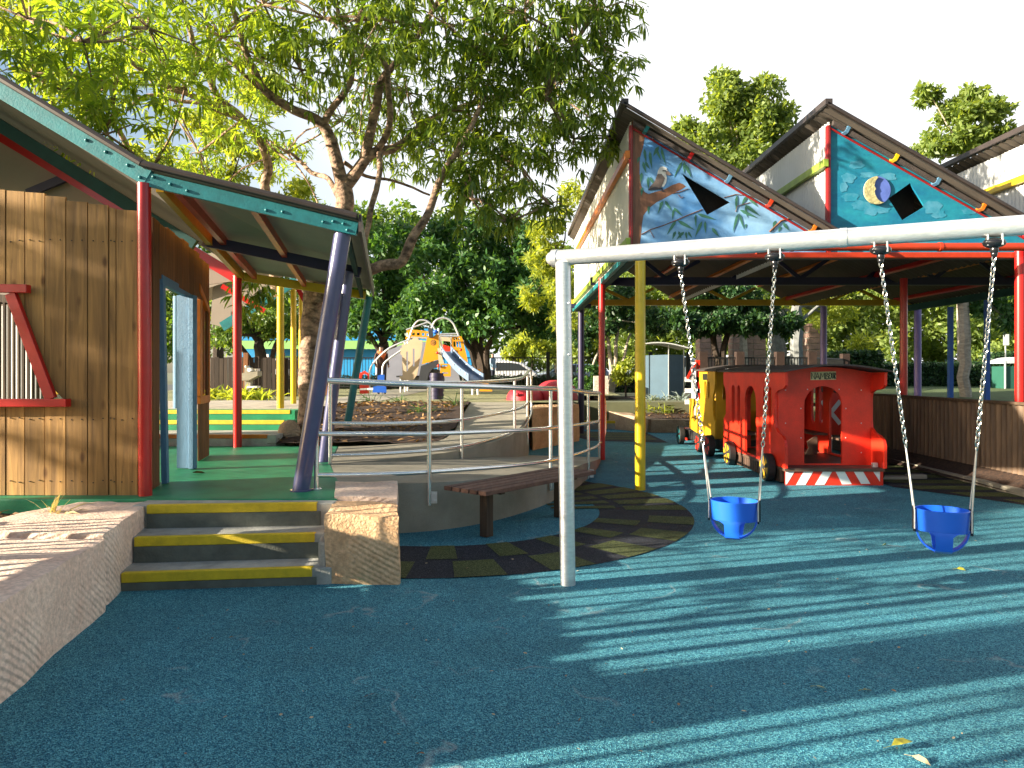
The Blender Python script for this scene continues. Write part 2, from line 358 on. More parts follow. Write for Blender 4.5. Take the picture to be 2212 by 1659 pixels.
def empty(name, loc, label, cat, group=None):
    o = bpy.data.objects.new(name, None); C.objects.link(o); o.location = loc; o.empty_display_size = .2
    o['_o'] = list(loc); tag(o, label, cat, group); return o
def copy_tree(o, parent=None):
    c = o.copy(); C.objects.link(c)
    if parent is not None: c.parent = parent
    for ch in [x for x in bpy.data.objects if x.parent == o]: copy_tree(ch, c)
    return c
def quadmesh(name, verts, nper, faces_tpl, mt, parent=None, org=(0, 0, 0)):
    """fast many-island mesh: verts (n, nper, 3), same face template for each island"""
    n = verts.shape[0]; me = bpy.data.meshes.new(name)
    vv = (verts.reshape(-1, 3)-np.array(org)).astype(np.float32)
    loops = []; sizes = []
    for f in faces_tpl: loops += list(f); sizes.append(len(f))
    lt = np.array(loops); base = (np.arange(n)*nper)[:, None]
    L = (lt[None, :]+base).reshape(-1).astype(np.int32); S = np.tile(np.array(sizes), n)
    st = np.concatenate([[0], np.cumsum(S)[:-1]]).astype(np.int32)
    me.vertices.add(len(vv)); me.vertices.foreach_set('co', vv.reshape(-1))
    me.loops.add(len(L)); me.loops.foreach_set('vertex_index', L)
    me.polygons.add(len(S)); me.polygons.foreach_set('loop_start', st)
    me.update(calc_edges=True); me.validate(); me.materials.append(mt)
    ob = bpy.data.objects.new(name, me); C.objects.link(ob)
    if parent is not None: ob.parent = parent
    return ob
LEAF_F = [(0, 1, 2), (1, 3, 4, 2), (3, 5, 4)]
def leaf_verts(base, az, el, L, W, bend):
    n = len(L); p = base.copy(); e = el.copy(); out = np.zeros((n, 6, 3))
    roll = rng.uniform(-.9, .9, n)
    def dr(e): return np.stack([np.cos(az)*np.cos(e), np.sin(az)*np.cos(e), np.sin(e)], 1)
    def side(e):
        s = np.stack([-np.sin(az), np.cos(az), np.zeros(n)], 1); u = np.cross(s, dr(e)); return s*np.cos(roll)[:, None]+u*np.sin(roll)[:, None]
    out[:, 0] = p
    for i, (t, w) in enumerate(((.38, 1.0), (.36, .8))):
        p = p+dr(e)*(L*t)[:, None]; s = side(e)*(W*w/2)[:, None]
        out[:, 1+2*i] = p+s; out[:, 2+2*i] = p-s; e = e-bend
    p = p+dr(e)*(L*.3)[:, None]; out[:, 5] = p
    return out
def whorl_leaves(cent, nl, L, W, droop=.5):
    n = len(cent); base = np.repeat(cent, nl, 0); base += rng.normal(0, .02, base.shape); k = n*nl
    az = rng.uniform(0, 2*np.pi, k); el = rng.normal(-droop, .45, k)
    return leaf_verts(base, az, el, L*rng.uniform(.7, 1.2, k), W*rng.uniform(.8, 1.2, k), rng.uniform(.1, .45, k))
def blob_pts(c, r, n, shell=.55):
    d = rng.normal(size=(n, 3)); d /= np.linalg.norm(d, axis=1)[:, None]
    rad = rng.uniform(shell, 1.0, n)**.7
    r = np.array(r) if np.ndim(r) else np.array([r, r, r])
    return np.array(c)+d*rad[:, None]*r
QF = [(0, 1, 2, 3)]
def diamond_leaves(p, L, W):
    n = len(p); a = rng.normal(size=(n, 3)); a[:, 2] -= .35; a /= np.linalg.norm(a, axis=1)[:, None]
    b = np.cross(a, rng.normal(size=(n, 3))); b /= np.linalg.norm(b, axis=1)[:, None]
    l = (L*rng.uniform(.6, 1.3, n))[:, None]; w = (W*rng.uniform(.6, 1.3, n))[:, None]
    return np.stack([p, p+a*l*.5+b*w*.5, p+a*l, p+a*l*.5-b*w*.5], 1)
def clump_tree(name, label, base, trunk_lines, blobs, n, L, W, lm, bm, cat='tree', group=None, sub=9, dens=None):
    """tree: tapered trunk + limbs; crown of leaf clumps gathered in sub-clumps inside each blob"""
    t = empty(name, base, label, cat, group)
    mb = MB()
    for pts, r0, r1 in trunk_lines:
        k = len(pts); fine = []
        for i in range(k-1):
            for q in range(4): fine.append(Vector(pts[i]).lerp(Vector(pts[i+1]), q/4))
        fine.append(Vector(pts[-1])); m_ = len(fine)
        fine = [p+Vector(noise.noise_vector(p*1.7))*min(.12, r0*.8) if 0 < i < m_-1 else p for i, p in enumerate(fine)]
        mb.tube(fine, [lerp(r0, r1, i/(m_-1)) for i in range(m_)], 8)
    # limbs to the blob centres
    root = Vector(trunk_lines[0][0][-1]); r_l = trunk_lines[0][2]
    for c, r in blobs:
        c = Vector(c); mid = root.lerp(c, .5)+Vector(noise.noise_vector(c))*.3
        mb.tube([root, root.lerp(mid, .5)+Vector((0, 0, .1)), mid, c], [r_l*.7, r_l*.5, r_l*.35, r_l*.12], 6)
    mb.build('trunk', bm, t, smooth=True)
    tot = sum((np.prod(np.array(r) if np.ndim(r) else [r, r, r]))**(2/3) for c, r in blobs); vs = []
    for c, r in blobs:
        rr = np.array(r) if np.ndim(r) else np.array([r, r, r]); w = np.prod(rr)**(2/3)/tot
        m_ = max(20, int(n*w)); sc = blob_pts(c, rr*.85, sub, .5)
        idx = rng.integers(0, sub, m_); sr = rr.mean()*.42
        d = rng.normal(size=(m_, 3)); d /= np.linalg.norm(d, axis=1)[:, None]
        vs.append(sc[idx]+d*(rng.uniform(.3, 1, m_)[:, None]**.6)*sr*np.array([1, 1, .75]))
    p = np.concatenate(vs)
    quadmesh('crown', diamond_leaves(p, L, W), 4, QF, lm, t, base)
    return t
# ================================================================ SETTING
def grid(name, xs, ys, zf, mt, kind='structure', label=None, cat='ground'):
    mb = MB(); vs = [(x, y, zf(x, y)) for y in ys for x in xs]; nx = len(xs)
    fs = [(j*nx+i, j*nx+i+1, (j+1)*nx+i+1, (j+1)*nx+i) for j in range(len(ys)-1) for i in range(nx-1)]
    mb.add(vs, fs); o = mb.build(name, mt, smooth=True); tag(o, label, cat, kind=kind); return o
grid('ground', [-400, -60, -12.01, -12, 0, 6.62, 6.63, 60, 400], [-400, -40, -12.01, -12, 0, 18.9, 18.91, 27, 60, 500],
     lambda x, y: -.06 if (-12.005 < x < 6.625 and -12.005 < y < 18.905) else .70, M['earth'], label='flat ground around and beyond the playground')
def frange(a, b, n): return [a+(b-a)*i/n for i in range(n+1)]
grid('play_surface', [-3, 7], [-6, 20], lambda x, y: 0, M['blue_rubber'], label='blue rubber softfall floor under the swings and train', cat='play surface')
# checkered path: black sheet + olive tiles
cx, cy = -.72, 7.83
def pol(r, a): return (cx+r*math.cos(a), cy+r*math.sin(a))
mb = MB()
n = 64
for i in range(n):
    a0 = -1.75+i*(2.95)/n; a1 = -1.75+(i+1)*2.95/n
    ri = 1.66 if a0 < .15 else max(.9, 1.66-(a0-.15)*2.0)
    mb.add([(*pol(ri, a0), .004), (*pol(2.62, a0), .004), (*pol(2.62, a1), .004), (*pol(ri, a1), .004)], [(0, 1, 2, 3)])
tag(mb.build('path', M['black_rubber']), 'black rubber bands of the curved chequered path around the bench', 'path', kind='structure')
mb = MB()
def tile(r0, r1, a0, a1, z=.008):
    k = 5; vs = []
    for i in range(k+1):
        a = lerp(a0, a1, i/k); vs += [(*pol(r0, a), z), (*pol(r1, a), z)]
    mb.add(vs, [(2*i, 2*i+1, 2*i+3, 2*i+2) for i in range(k)])
a = -1.74; i = 0
while a < -.05:
    tile(2.17, 2.62, a, a+.15); tile(1.66, 2.10, a-.10, a+.02); a += .285; i += 1
for k in range(7):
    a = -.02+k*.17; tile(1.95, 2.62, a, a+.11)
    tile(1.15, 1.86, a+.04, a+.13)
tag(mb.build('path', M['olive_rubber']), 'olive rubber tiles set in the curved chequered path', 'path', kind='structure')
mb = MB(); mo = MB()
# second patch beyond the train, right
mb.add([(4.95, 9.35, .004), (5.55, 8.45, .004), (6.25, 7.2, .004), (7, 6.9, .004), (7, 13, .004), (4.95, 13, .004)], [(0, 1, 2, 3, 4, 5)])
for k in range(9):
    y = 7.6+k*.52; x0 = max(5.02, 6.3-(y-7.2)*.62); mo.add([(x0+.1, y, .008), (6.7, y-.12, .008), (6.7, y+.2, .008), (x0, y+.3, .008)], [(0, 1, 2, 3)])
# far patch left of the engine
mb.add([(1.7, 15.6, .004), (3.3, 15.2, .004), (3.3, 17.6, .004), (1.0, 18.4, .004)], [(0, 1, 2, 3)])
for k in range(4):
    y = 15.9+k*.5; mo.add([(1.9-k*.15, y, .008), (3.2, y-.1, .008), (3.2, y+.25, .008), (1.8-k*.15, y+.3, .008)], [(0, 1, 2, 3)])
tag(mb.build('path', M['black_rubber']), 'black rubber bands on the floor beside and behind the train', 'path', kind='structure')
tag(mo.build('path', M['olive_rubber']), 'olive rubber strips on the floor beside and behind the train', 'path', kind='structure')
# upper level
mb = MB()
mb.add([(-12, 15.3, .85), (1.15, 15.3, .85), (1.15, 19.75, .85), (3.0, 19.75, .85), (3.4, 27.5, .85), (-12, 27.5, .85)], [(0, 1, 2, 3, 4, 5)])
mb.add([(1.15, 15.3, .85), (1.15, 19.75, .85), (1.15, 19.75, -.05), (1.15, 15.3, -.05)], [(0, 1, 2, 3)])
tag(mb.build('upper_surface', M['sand_rubber']), 'yellow green rubber floor of the upper play level under the slide', 'play surface', kind='structure')
grid('sand_pit', frange(-12, -3.35, 30), frange(11.15, 15.32, 20), lambda x, y: .885+.03*noise.noise(Vector((x*2, y*2, 0))), M['sand'], label='grey sand behind the green steps', cat='sand')
grid('road', [-40, 60], [29.5, 44], lambda x, y: .72, M['bitumen'], label='bitumen car park road beyond the black fence', cat='road')
grid('concrete_path', [-4.3, -2.9], [15.32, 27.4], lambda x, y: .856, M['concrete'], label='pale concrete path by the yellow flower bed', cat='path')
grid('lawn', frange(6.5, 60, 40), frange(5, 60, 40), lambda x, y: .72+.012*max(0, min(y, 34)-6)+.02*noise.noise(Vector((x*.3, y*.3, 0))), M['lawn'], label='mown green lawn behind the corrugated fence', cat='lawn')
# mulch strip between kerb and fence
grid('mulch_strip', frange(6.1, 6.5, 3), frange(6.5, 14.5, 24), lambda x, y: .03+.2*(x-6.1)/.4+.02*noise.noise(Vector((x*9, y*9, 0))), M['mulch'], label='dark mulch strip below the corrugated fence', cat='garden bed')
# deck
mb = MB()
mb.prism([(-12, 5.77, .48), (-1.40, 5.77, .48), (-1.60, 6.66, .48), (-2.02, 8.0, .48), (-2.38, 9.86, .48), (-12, 9.86, .48)], (0, 0, -.5))
tag(mb.build('deck', M['green_deck'], bevel=.012), 'green painted playhouse deck floor', 'deck', kind='structure')

# ---- garden bed between the deck and the upper level
def bedz(x, y): return .50+.36*min(1, max(0, (y-9.6)/3.2))+.035*noise.noise(Vector((x*2.2, y*2.2, 3)))+.02*noise.noise(Vector((x*9, y*9, 3)))
mb = MB(); nx = 34; ny = 50; vs = []
for j in range(ny+1):
    y = lerp(9.87, 15.35, j/ny); xr = -1.02+.16*min(1, (y-9.87)/1.2) if y < 12 else -.88
    for i in range(nx+1): x = lerp(-3.36, xr, i/nx); vs.append((x, y, bedz(x, y)))
mb.add(vs, [(j*(nx+1)+i, j*(nx+1)+i+1, (j+1)*(nx+1)+i+1, (j+1)*(nx+1)+i) for j in range(ny) for i in range(nx)])
tag(mb.build('garden_bed', M['mulch'], smooth=True), 'mulched garden bed around the big tree between the ramp and the steps', 'garden bed', kind='structure')
# litter on it (stuff)
def litter(name, n, xr, yr, zf, mt, label, size=.06):
    x = rng.uniform(*xr, n); y = rng.uniform(*yr, n); z = np.array([zf(a, b) for a, b in zip(x, y)])+.012
    az = rng.uniform(0, 6.28, n); el = rng.uniform(-.2, .5, n)
    v = leaf_verts(np.stack([x, y, z], 1), az, el, size*rng.uniform(.6, 1.6, n), size*.4*rng.uniform(.6, 1.3, n), rng.uniform(-.1, .5, n))
    o = quadmesh(name, v, 6, LEAF_F, mt); tag(o, label, 'leaf litter', kind='stuff'); return o
LIT = leafmat('litter leaf', (.06, .028, .014), (.34, .20, .08), .1, .8)
litter('leaf_litter', 900, (-3.3, -1.05), (9.9, 15.2), bedz, LIT, 'dry leaf litter over the mulch of the big garden bed', .09)
# garden bed near left behind the sandstone
grid('garden_bed', frange(-6.5, -2.9, 20), frange(2.2, 5.76, 24), lambda x, y: .36+.03*noise.noise(Vector((x*4, y*4, 0))), M['mulch'], label='mulched bed between the sandstone wall and the green deck', cat='garden bed')
litter('leaf_litter', 500, (-5, -3.2), (3, 5.7), lambda x, y: .38, LIT, 'dry leaves on the bed behind the sandstone wall', .07)
# garden bed behind the train
def bz2(x, y): return .26+.45*min(1, max(0, (y-17.9)/3))+.03*noise.noise(Vector((x*3, y*3, 0)))
def grid2(name, mt, label):
    mb = MB(); ny = 20; nx = 20; vs = []
    for j in range(ny+1):
        y = lerp(17.95, 23, j/ny); xl = 3.3-min(1, (y-17.95)/2.2)*1.75
        for i in range(nx+1): x = lerp(xl, 6.6, i/nx); vs.append((x, y, bz2(x, y)))
    mb.add(vs, [(j*(nx+1)+i, j*(nx+1)+i+1, (j+1)*(nx+1)+i+1, (j+1)*(nx+1)+i) for j in range(ny) for i in range(nx)])
    return tag(mb.build(name, mt, smooth=True), label, 'garden bed', kind='structure')
grid2('garden_bed', M['mulch'], 'mulched bed in front of the slate blue bin shed')
litter('leaf_litter', 900, (3.0, 6.4), (18.1, 20.8), bz2, LIT, 'wood chips and leaves below the bin shed', .08)

# ---- steps
st = empty('front_steps', (-2.1, 5.3, 0), 'three concrete steps with yellow painted edges between sandstone blocks', 'steps')
dx = [((262-1106)/F*4.92, (683-1106)/F*5.06, 4.92, 5.07, .120), ((290-1106)/F*5.2, (688-1106)/F*5.33, 5.20, 5.34, .300), ((317-1106)/F*5.52, (692-1106)/F*5.62, 5.52, 5.63, .474)]
for i, (xa, xb, ya, yb, z) in enumerate(dx):
    mb = MB(); yb2 = 5.766
    mb.prism([(xa-.12, ya+.012, z-.002), (xb+.1, yb+.012, z-.002), (xb+.1, yb2, z-.002), (xa-.12, yb2, z-.002)], (0, 0, -z-.03))
    s_ = mb.build('step', [M['step_conc']], st, bevel=.008)
    mb = MB(); mb.prism([(xa, ya-.003, z-.065), (xb, yb-.003, z-.065), (xb, yb+.010, z-.065), (xa, ya+.010, z-.065)], (0, 0, -max(.05, z-.055-(dx[i-1][4] if i else -.01))))
    mb.build('riser_face', M['riser'], s_)
    mb = MB(); mb.prism([(xa, ya-.006, z+.004), (xb-.03, yb-.006, z+.004), (xb-.03, yb+.045, z+.004), (xa, ya+.045, z+.004)], (0, 0, -.068))
    mb.build('nosing', M['nosing'], s_, bevel=.006)

# ---- sandstone blocks
def block(label, poly, z0, z1, mt, amp=.018, res=.045, group='sawn sandstone blocks of the low wall', top=None, name='sandstone_block'):
    """quad footprint poly (4 corners ccw) subdivided and roughened"""
    p = [Vector((*q, 0)) for q in poly]; bm = bmesh.new()
    nu = max(3, int((p[1]-p[0]).length/res)); nv = max(3, int((p[3]-p[0]).length/res)); nz = max(3, int((z1-z0)/res))
    def P(u, v, w):
        a = p[0].lerp(p[1], u); b = p[3].lerp(p[2], u); q = a.lerp(b, v)
        zt = z1+(top(u, v) if top else 0); q.z = lerp(z0, zt, w); return q
    def face(f, nu, nv):
        g = [[bm.verts.new(f(i/nu, j/nv)) for i in range(nu+1)] for j in range(nv+1)]
        for j in range(nv):
            for i in range(nu): bm.faces.new((g[j][i], g[j][i+1], g[j+1][i+1], g[j+1][i]))
    face(lambda a, b: P(a, b, 1), nu, nv); face(lambda a, b: P(a, 0, b), nu, nz); face(lambda a, b: P(a, 1, b), nu, nz)
    face(lambda a, b: P(0, a, b), nv, nz); face(lambda a, b: P(1, a, b), nv, nz)
    bmesh.ops.remove_doubles(bm, verts=bm.verts, dist=.001); bmesh.ops.recalc_face_normals(bm, faces=bm.faces)
    cen = sum(p, Vector())/4; cen.z = (z0+z1)/2
    for v in bm.verts:
        d = Vector(noise.noise_vector(v.co*3.1))*amp+Vector(noise.noise_vector(v.co*14))*amp*.35
        v.co += d
    # chipped edges
    for v in bm.verts:
        ns = [f.normal for f in v.link_faces]
        if len(ns) > 1 and min(ns[0].dot(q) for q in ns) < .5: v.co = v.co.lerp(cen, .012+.02*abs(noise.noise(v.co*9)))
    me = bpy.data.meshes.new(name)
    org = Vector((cen.x, cen.y, z0))
    for v in bm.verts: v.co -= org
    bm.to_mesh(me); bm.free(); me.materials.append(mt); me.polygons.foreach_set('use_smooth', [True]*len(me.polygons)); me.set_sharp_from_angle(angle=R(35))
    o = bpy.data.objects.new(name, me); o.location = org; C.objects.link(o); tag(o, label, 'stone block', group); return o
block('golden sandstone block with slanting saw grooves, right end of the front steps', [(-1.335, 5.09), (-.795, 5.06), (-.915, 5.74), (-1.43, 5.77)], -.02, .49, M['stoneB'], .022, top=lambda u, v: -.02*v)
block('sandstone block behind the grooved block, against the ramp wall', [(-1.43, 5.79), (-.915, 5.76), (-1.05, 6.60), (-1.62, 6.60)], -.02, .50, M['stoneA'], .012)
block('pale sandstone block at the left end of the front steps, touching the green deck', [(-3.75, 4.62), (-2.60, 4.60), (-2.87, 5.74), (-3.45, 5.74)], -.02, .465, M['stoneA'], .014)
block('largest pale sandstone block in the left foreground, cut by the picture edge', [(-3.55, 2.4), (-2.16, 2.4), (-2.56, 4.56), (-3.62, 4.54)], -.02, .45, M['stoneA'], .016, res=.06)
mb = MB()
mb.prism([(-1.385, 5.14, -.01), (-1.32, 5.10, -.01), (-1.36, 5.74, -.01), (-1.50, 5.74, -.01), (-1.43, 5.4, -.01)], (0, 0, .30)); mb.build('mortar_joint', M['step_conc'], st, bevel=.02)

# ---- ramp
out_c = [(-1.62, 6.68, .478), (-1.2, 6.66, .47), (-.77, 6.78, .455), (-.37, 7.05, .44), (.01, 7.50, .41), (.45, 8.27, .36), (.80, 9.15, .29), (1.07, 10.15, .22), (1.33, 11.2, .13), (1.52, 12.3, .04)]
inn_c = [(-2.02, 8.0, .478), (-1.75, 8.14, .47), (-1.4, 8.36, .455), (-1.0, 8.68, .44), (-.63, 9.07, .41), (-.28, 9.65, .36), (-.05, 10.25, .29), (.08, 10.85, .22), (.2, 11.7, .13), (.27, 12.6, .04)]
up_in = [(-2.02, 8.0, .479), (-1.75, 8.14, .482), (-1.4, 8.36, .49), (-1.0, 8.68, .50), (-.63, 9.07, .515), (-.28, 9.65, .55), (-.05, 10.25, .585), (.08, 10.85, .62), (.2, 11.7, .68), (.27, 12.6, .73), (.32, 13.6, .79), (.35, 15.31, .852)]
gar = [(-2.37, 9.84, .479), (-2.1, 9.85, .485), (-1.75, 9.86, .50), (-1.4, 9.87, .52), (-1.05, 9.95, .54), (-.92, 10.3, .57), (-.87, 10.9, .61), (-.87, 11.5, .65), (-.87, 12.2, .70), (-.87, 13.0, .75), (-.87, 14.0, .80), (-.87, 15.31, .852)]
def strip(a, b, name, mt, label):
    mb = MB(); n_ = len(a)
    mb.add([v for p in zip(a, b) for v in p], [(2*i, 2*i+1, 2*i+3, 2*i+2) for i in range(n_-1)])
    for c in (a, b):
        mb.add([v for p in c for v in (p, (p[0], p[1], -.05))], [(2*i, 2*i+1, 2*i+3, 2*i+2) for i in range(n_-1)])
    mb.add([a[-1], b[-1], (b[-1][0], b[-1][1], -.05), (a[-1][0], a[-1][1], -.05)], [(0, 1, 2, 3)])
    return tag(mb.build(name, mt), label, 'ramp', kind='structure')
def smooth_c(c, k=3):
    r_ = []
    for i in range(len(c)-1):
        p0 = c[max(0, i-1)]; p1 = c[i]; p2 = c[i+1]; p3 = c[min(len(c)-1, i+2)]
        for q in range(k):
            t = q/k; r_.append(tuple(.5*((2*p1[j])+(-p0[j]+p2[j])*t+(2*p0[j]-5*p1[j]+4*p2[j]-p3[j])*t*t+(-p0[j]+3*p1[j]-3*p2[j]+p3[j])*t**3) for j in range(3)))
    r_.append(tuple(c[-1])); return r_
strip(smooth_c(out_c), smooth_c(inn_c), 'ramp', M['concrete'], 'lower curved concrete ramp running down from the green deck')
strip(smooth_c(up_in), smooth_c(gar), 'ramp', M['concrete'], 'upper concrete ramp climbing past the garden bed')
# ---- handrails
def spl(pts, k=5): return smooth_c([tuple(p) for p in pts], k)
def VP(x, y, Y): return tuple(V(x, y, Y))
hr = empty('outer_handrail', (-.8, 6.8, .4), 'stainless steel handrail along the outer edge of the curved ramp, nearest the bench', 'handrail')
oY = [6.22, 6.5, 6.78, 7.5, 8.2, 9.1, 10.1, 11.2, 12.2]
oX = [-1.69, -1.2, -.77, .0, .46, .80, 1.07, 1.33, 1.48]
def rail(zs, nm, r, lead=True):
    pts = [(oX[i], oY[i], zs[i]) for i in range(9)]
    return pts
tops = [1.43, 1.40, 1.375, 1.335, 1.305, 1.26, 1.21, 1.17, 1.14]
mids = [.965, .94, .915, .885, .86, .825, .775, .72, .68]
lows = [.605, .575, .556, .52, .49, .45, .40, .34, .29]
def outer_part(nm, zs, r, mi):
    pts = spl([(oX[i], oY[i], zs[i]) for i in range(9)], 5)
    MBx = MB(); MBx.tube(pts, r, 12); MBx.build(nm, M['chrome'], hr, smooth=True)
outer_part('top_rail', tops, .027, 0); outer_part('middle_rail', mids, .021, 0); outer_part('bottom_rail', lows, .021, 0)
mb = MB(); mb.tube(spl([(1.48, 12.2, 1.14), (1.56, 12.32, 1.08), (1.60, 12.38, .92), (1.60, 12.38, .5), (1.56, 12.32, .34), (1.48, 12.2, .29)], 5), .021, 10); mb.build('end_loop', M['chrome'], hr, smooth=True)
for (px, py, zb, zt, wall) in ((-1.69, 6.22, .48, 1.41, 0), (-.775, 6.74, .25, 1.36, 1), (.44, 8.18, .15, 1.29, 1), (1.07, 10.1, .0, 1.2, 1), (1.48, 12.2, -.02, 1.13, 0)):
    mb = MB(); mb.tube([(px, py, zb), (px, py, zt)], .021, 12); p_ = mb.build('post', M['chrome'], hr, smooth=True)
    if wall:
        mb = MB(); mb.box(px+.02, px+.075, py-.045+.03, py-.03+.03, zb+.02, zb+.13); mb.tube([(px+.055, py-.03, zb+.045), (px+.055, py-.006, zb+.045)], .008, 6); mb.tube([(px+.055, py-.03, zb+.105), (px+.055, py-.006, zb+.105)], .008, 6); mb.build('bracket', M['galv'], p_)
    else:
        mb = MB(); mb.tube([(px, py, zb), (px, py, zb+.012)], .045, 14); mb.build('base_flange', M['chrome'], p_, smooth=True)
hi = empty('inner_handrail', (-.6, 9.0, .5), 'stainless steel handrail standing between the two ramps', 'handrail')
ip = [(-2.02, 8.0), (-1.4, 8.34), (-.63, 9.05), (.04, 10.8), (.22, 11.9), (.27, 12.5)]
for nm, r, zs in (('top_rail', .025, [1.387, 1.375, 1.36, 1.385, 1.44, 1.49]), ('middle_rail', .02, [.93, .90, .895, .93, .95, .97]), ('bottom_rail', .02, [.57, .555, .56, .60, .61, .63])):
    mb = MB(); mb.tube(spl([(p[0], p[1], z) for p, z in zip(ip, zs)], 6), r, 12); mb.build(nm, M['chrome'], hi, smooth=True)
for (x, y, z0, z1) in ((-2.02, 8.0, .48, 1.37), (-.63, 9.03, .41, 1.35), (.04, 10.78, .25, 1.38), (.27, 12.5, .25, 1.48)):
    mb = MB(); mb.tube([(x, y, z0), (x, y, z1)], .021, 12); mb.build('post', M['chrome'], hi, smooth=True)
mb = MB(); mb.tube(spl([(.27, 12.5, 1.49), (.34, 13.1, 1.53), (.36, 13.5, 1.50), (.36, 13.55, 1.2), (.36, 13.5, .75), (.27, 12.5, .63)], 5), .02, 10); mb.build('end_loop', M['chrome'], hi, smooth=True)

# ---- bench
bn = empty('bench', (.1, 7.0, 0), 'brown slatted bench seat without a back, beside the ramp wall', 'bench')
A = Vector((-.42, 6.34, .45)); B = Vector((.68, 7.66, .45)); d = (B-A).normalized(); pr = Vector((d.y, -d.x, 0))
se = MB()
for k in range(5):
    off = pr*(-.21+k*.105); se.beam(A+off, B+off, .088, .038, side=pr)
so = se.build('seat', M['benchwood'], bn, bevel=.004)
for t in (.17, .83):
    c = A.lerp(B, t); mb = MB(); mb.beam((c.x, c.y, 0), (c.x, c.y, .405), .09, .09, side=tuple(pr)); mb.beam((c-pr*.2)-Vector((0, 0, .035)), (c+pr*.2)-Vector((0, 0, .035)), .06, .025, side=tuple(d)); mb.build('leg', M['dkwood'], bn, bevel=.006)

def corr(mb, p0, p1, z0, z1, pitch=.076, amp=.009, nrm_=None, zt=None):
    p0 = Vector(p0); p1 = Vector(p1); L_ = (p1-p0).length; d_ = (p1-p0)/L_; nn = Vector((d_.y, -d_.x, 0)); k = int(L_/pitch*6)
    vs = []
    for i in range(k+1):
        s_ = L_*i/k; q = p0+d_*s_+nn*amp*math.sin(2*math.pi*s_/pitch); t = i/k
        vs += [(q.x, q.y, z0), (q.x, q.y, z1 if zt is None else lerp(z1, zt, t))]
    mb.add(vs, [(2*i, 2*i+1, 2*i+3, 2*i+2) for i in range(k)])

# ================================================================ LEFT PLAYHOUSE
ph = empty('playhouse', (-3.5, 7.5, .48), 'open timber playhouse with teal roof edge, red and purple poles and a board front wall', 'playhouse')
# board front wall with an opening (trapezoid window)
tops_v = [(0, 40, 410), (40, 82, 412), (82, 128, 424), (128, 177, 434), (177, 230, 443), (230, 256, 446), (256, 300, 452)]
edges = [(-60, 12), (12, 53), (53, 97), (97, 143), (143, 190), (190, 235), (235, 251), (251, 299)]
tops2 = [408, 412, 415, 423, 434, 441, 447, 453]
mb = MB()
Yw = 5.92
def wx(x): return (x-1106)/F*Yw
def wz(y): return 1.5-(y-803)/F*Yw
def winx(y): return 25+(y-632)*(115-25)/(860-632)     # slanted right edge of the window in the boards
for i, (xa, xb) in enumerate(edges):
    y0 = .0+random.uniform(-.006, .006); g = 1.15
    X0 = wx(xa+g); X1 = wx(xb-g); zt = wz(tops2[i]+random.uniform(-1, 1)); zb = .485
    def pc(a, b, c, d_):   # board piece between x a..b with z bottom/top pairs at both edges
        mb.prism([(a[0], Yw+y0, a[1]), (b[0], Yw+y0, b[1]), (c[0], Yw+y0, c[1]), (d_[0], Yw+y0, d_[1])], (0, .022, 0))
    if xa < 114:
        pc((X0, zb), (X1, zb), (X1, wz(866)), (X0, wz(866)))
        # above and right of slanted edge
        def ysl(x): return 632+(x-22)*(860-632)/90 if x > 22 else 620
        ya, yb_ = ysl(xa), ysl(xb)
        if xb <= 22: pc((X0, wz(622)), (X1, wz(622)), (X1, zt-.01), (X0, zt))
        else:
            pc((X0, wz(min(ya, 866))), (X1, wz(min(yb_, 866))), (X1, zt-.01), (X0, zt))
    else: pc((X0, zb), (X1, zb), (X1, zt-.012), (X0, zt))
for i in range(7):   # boards running on to the left, outside the window
    xa = -60-46*(i+1); xb = xa+44
    mb.prism([(wx(xa), Yw, .485), (wx(xb), Yw, .485), (wx(xb), Yw, wz(400-8*i)), (wx(xa), Yw, wz(396-8*i))], (0, .022, 0))
for i, (xa, xb) in enumerate(edges):
    for yv in (520, 905, 1040):
        for f in (.25, .72):
            x = lerp(xa, xb, f)
            if yv == 520 or x > 118 or yv > 880: q = V(x, yv+random.uniform(-3, 3), Yw-.006); mb.box(q.x-.004, q.x+.004, q.y-.004, q.y+.02, q.z-.004, q.z+.004, 1)
fw = mb.build('front_wall', [M['plank'], M['tyre']], ph)
mb = MB()
mb.beam(V(-160, 622, 5.87), V(62, 624, 5.87), .06, .068, side=(0, 1, 0))
mb.beam(V(24, 634, 5.885), V(111, 862, 5.885), .045, .085, side=(0, 1, 0))
mb.beam(V(-160, 870, 5.865), V(148, 870, 5.865), .075, .064, side=(0, 1, 0))
mb.build('window_frame', M['red'], fw, bevel=.004)
# side wall (reddish boards) with blue doorway and orange window, going back
def S(t, z): return Vector((lerp(-3.08, -3.68, t), lerp(6.12, 8.75, t), z))    # t 0..1 along the wall
def tv(x):      # view x -> t on that wall
    lo, hi = 0, 1
    for _ in range(40):
        m_ = (lo+hi)/2; p = S(m_, 1); xx = 1106+F*p.x/p.y
        if xx < x: lo = m_
        else: hi = m_
    return lo
nrm = Vector((2.63, .60, 0)).normalized()
def bd(mb, xa, xb, za, zb, th=.022):
    a, b = tv(xa), tv(xb); p = [S(a, za), S(b, za), S(b, zb), S(a, zb)]; mb.prism(p, -nrm*th)
mb = MB()
bd(mb, 331, 345, .485, 2.84)
for xa, xb, zt in ((345.5, 362, 2.83), (362.5, 378, 2.85), (378.5, 394, 2.84), (394.5, 408, 2.86), (408.5, 420, 2.83), (420.5, 431, 2.84)): bd(mb, xa, xb, 2.34, zt)
for xa, xb in ((431, 438), (438.4, 446), (446.4, 455)):
    bd(mb, xa, xb, .485, 1.14); bd(mb, xa, xb, 2.33, 2.80)
bd(mb, 448, 455, 1.15, 2.32)
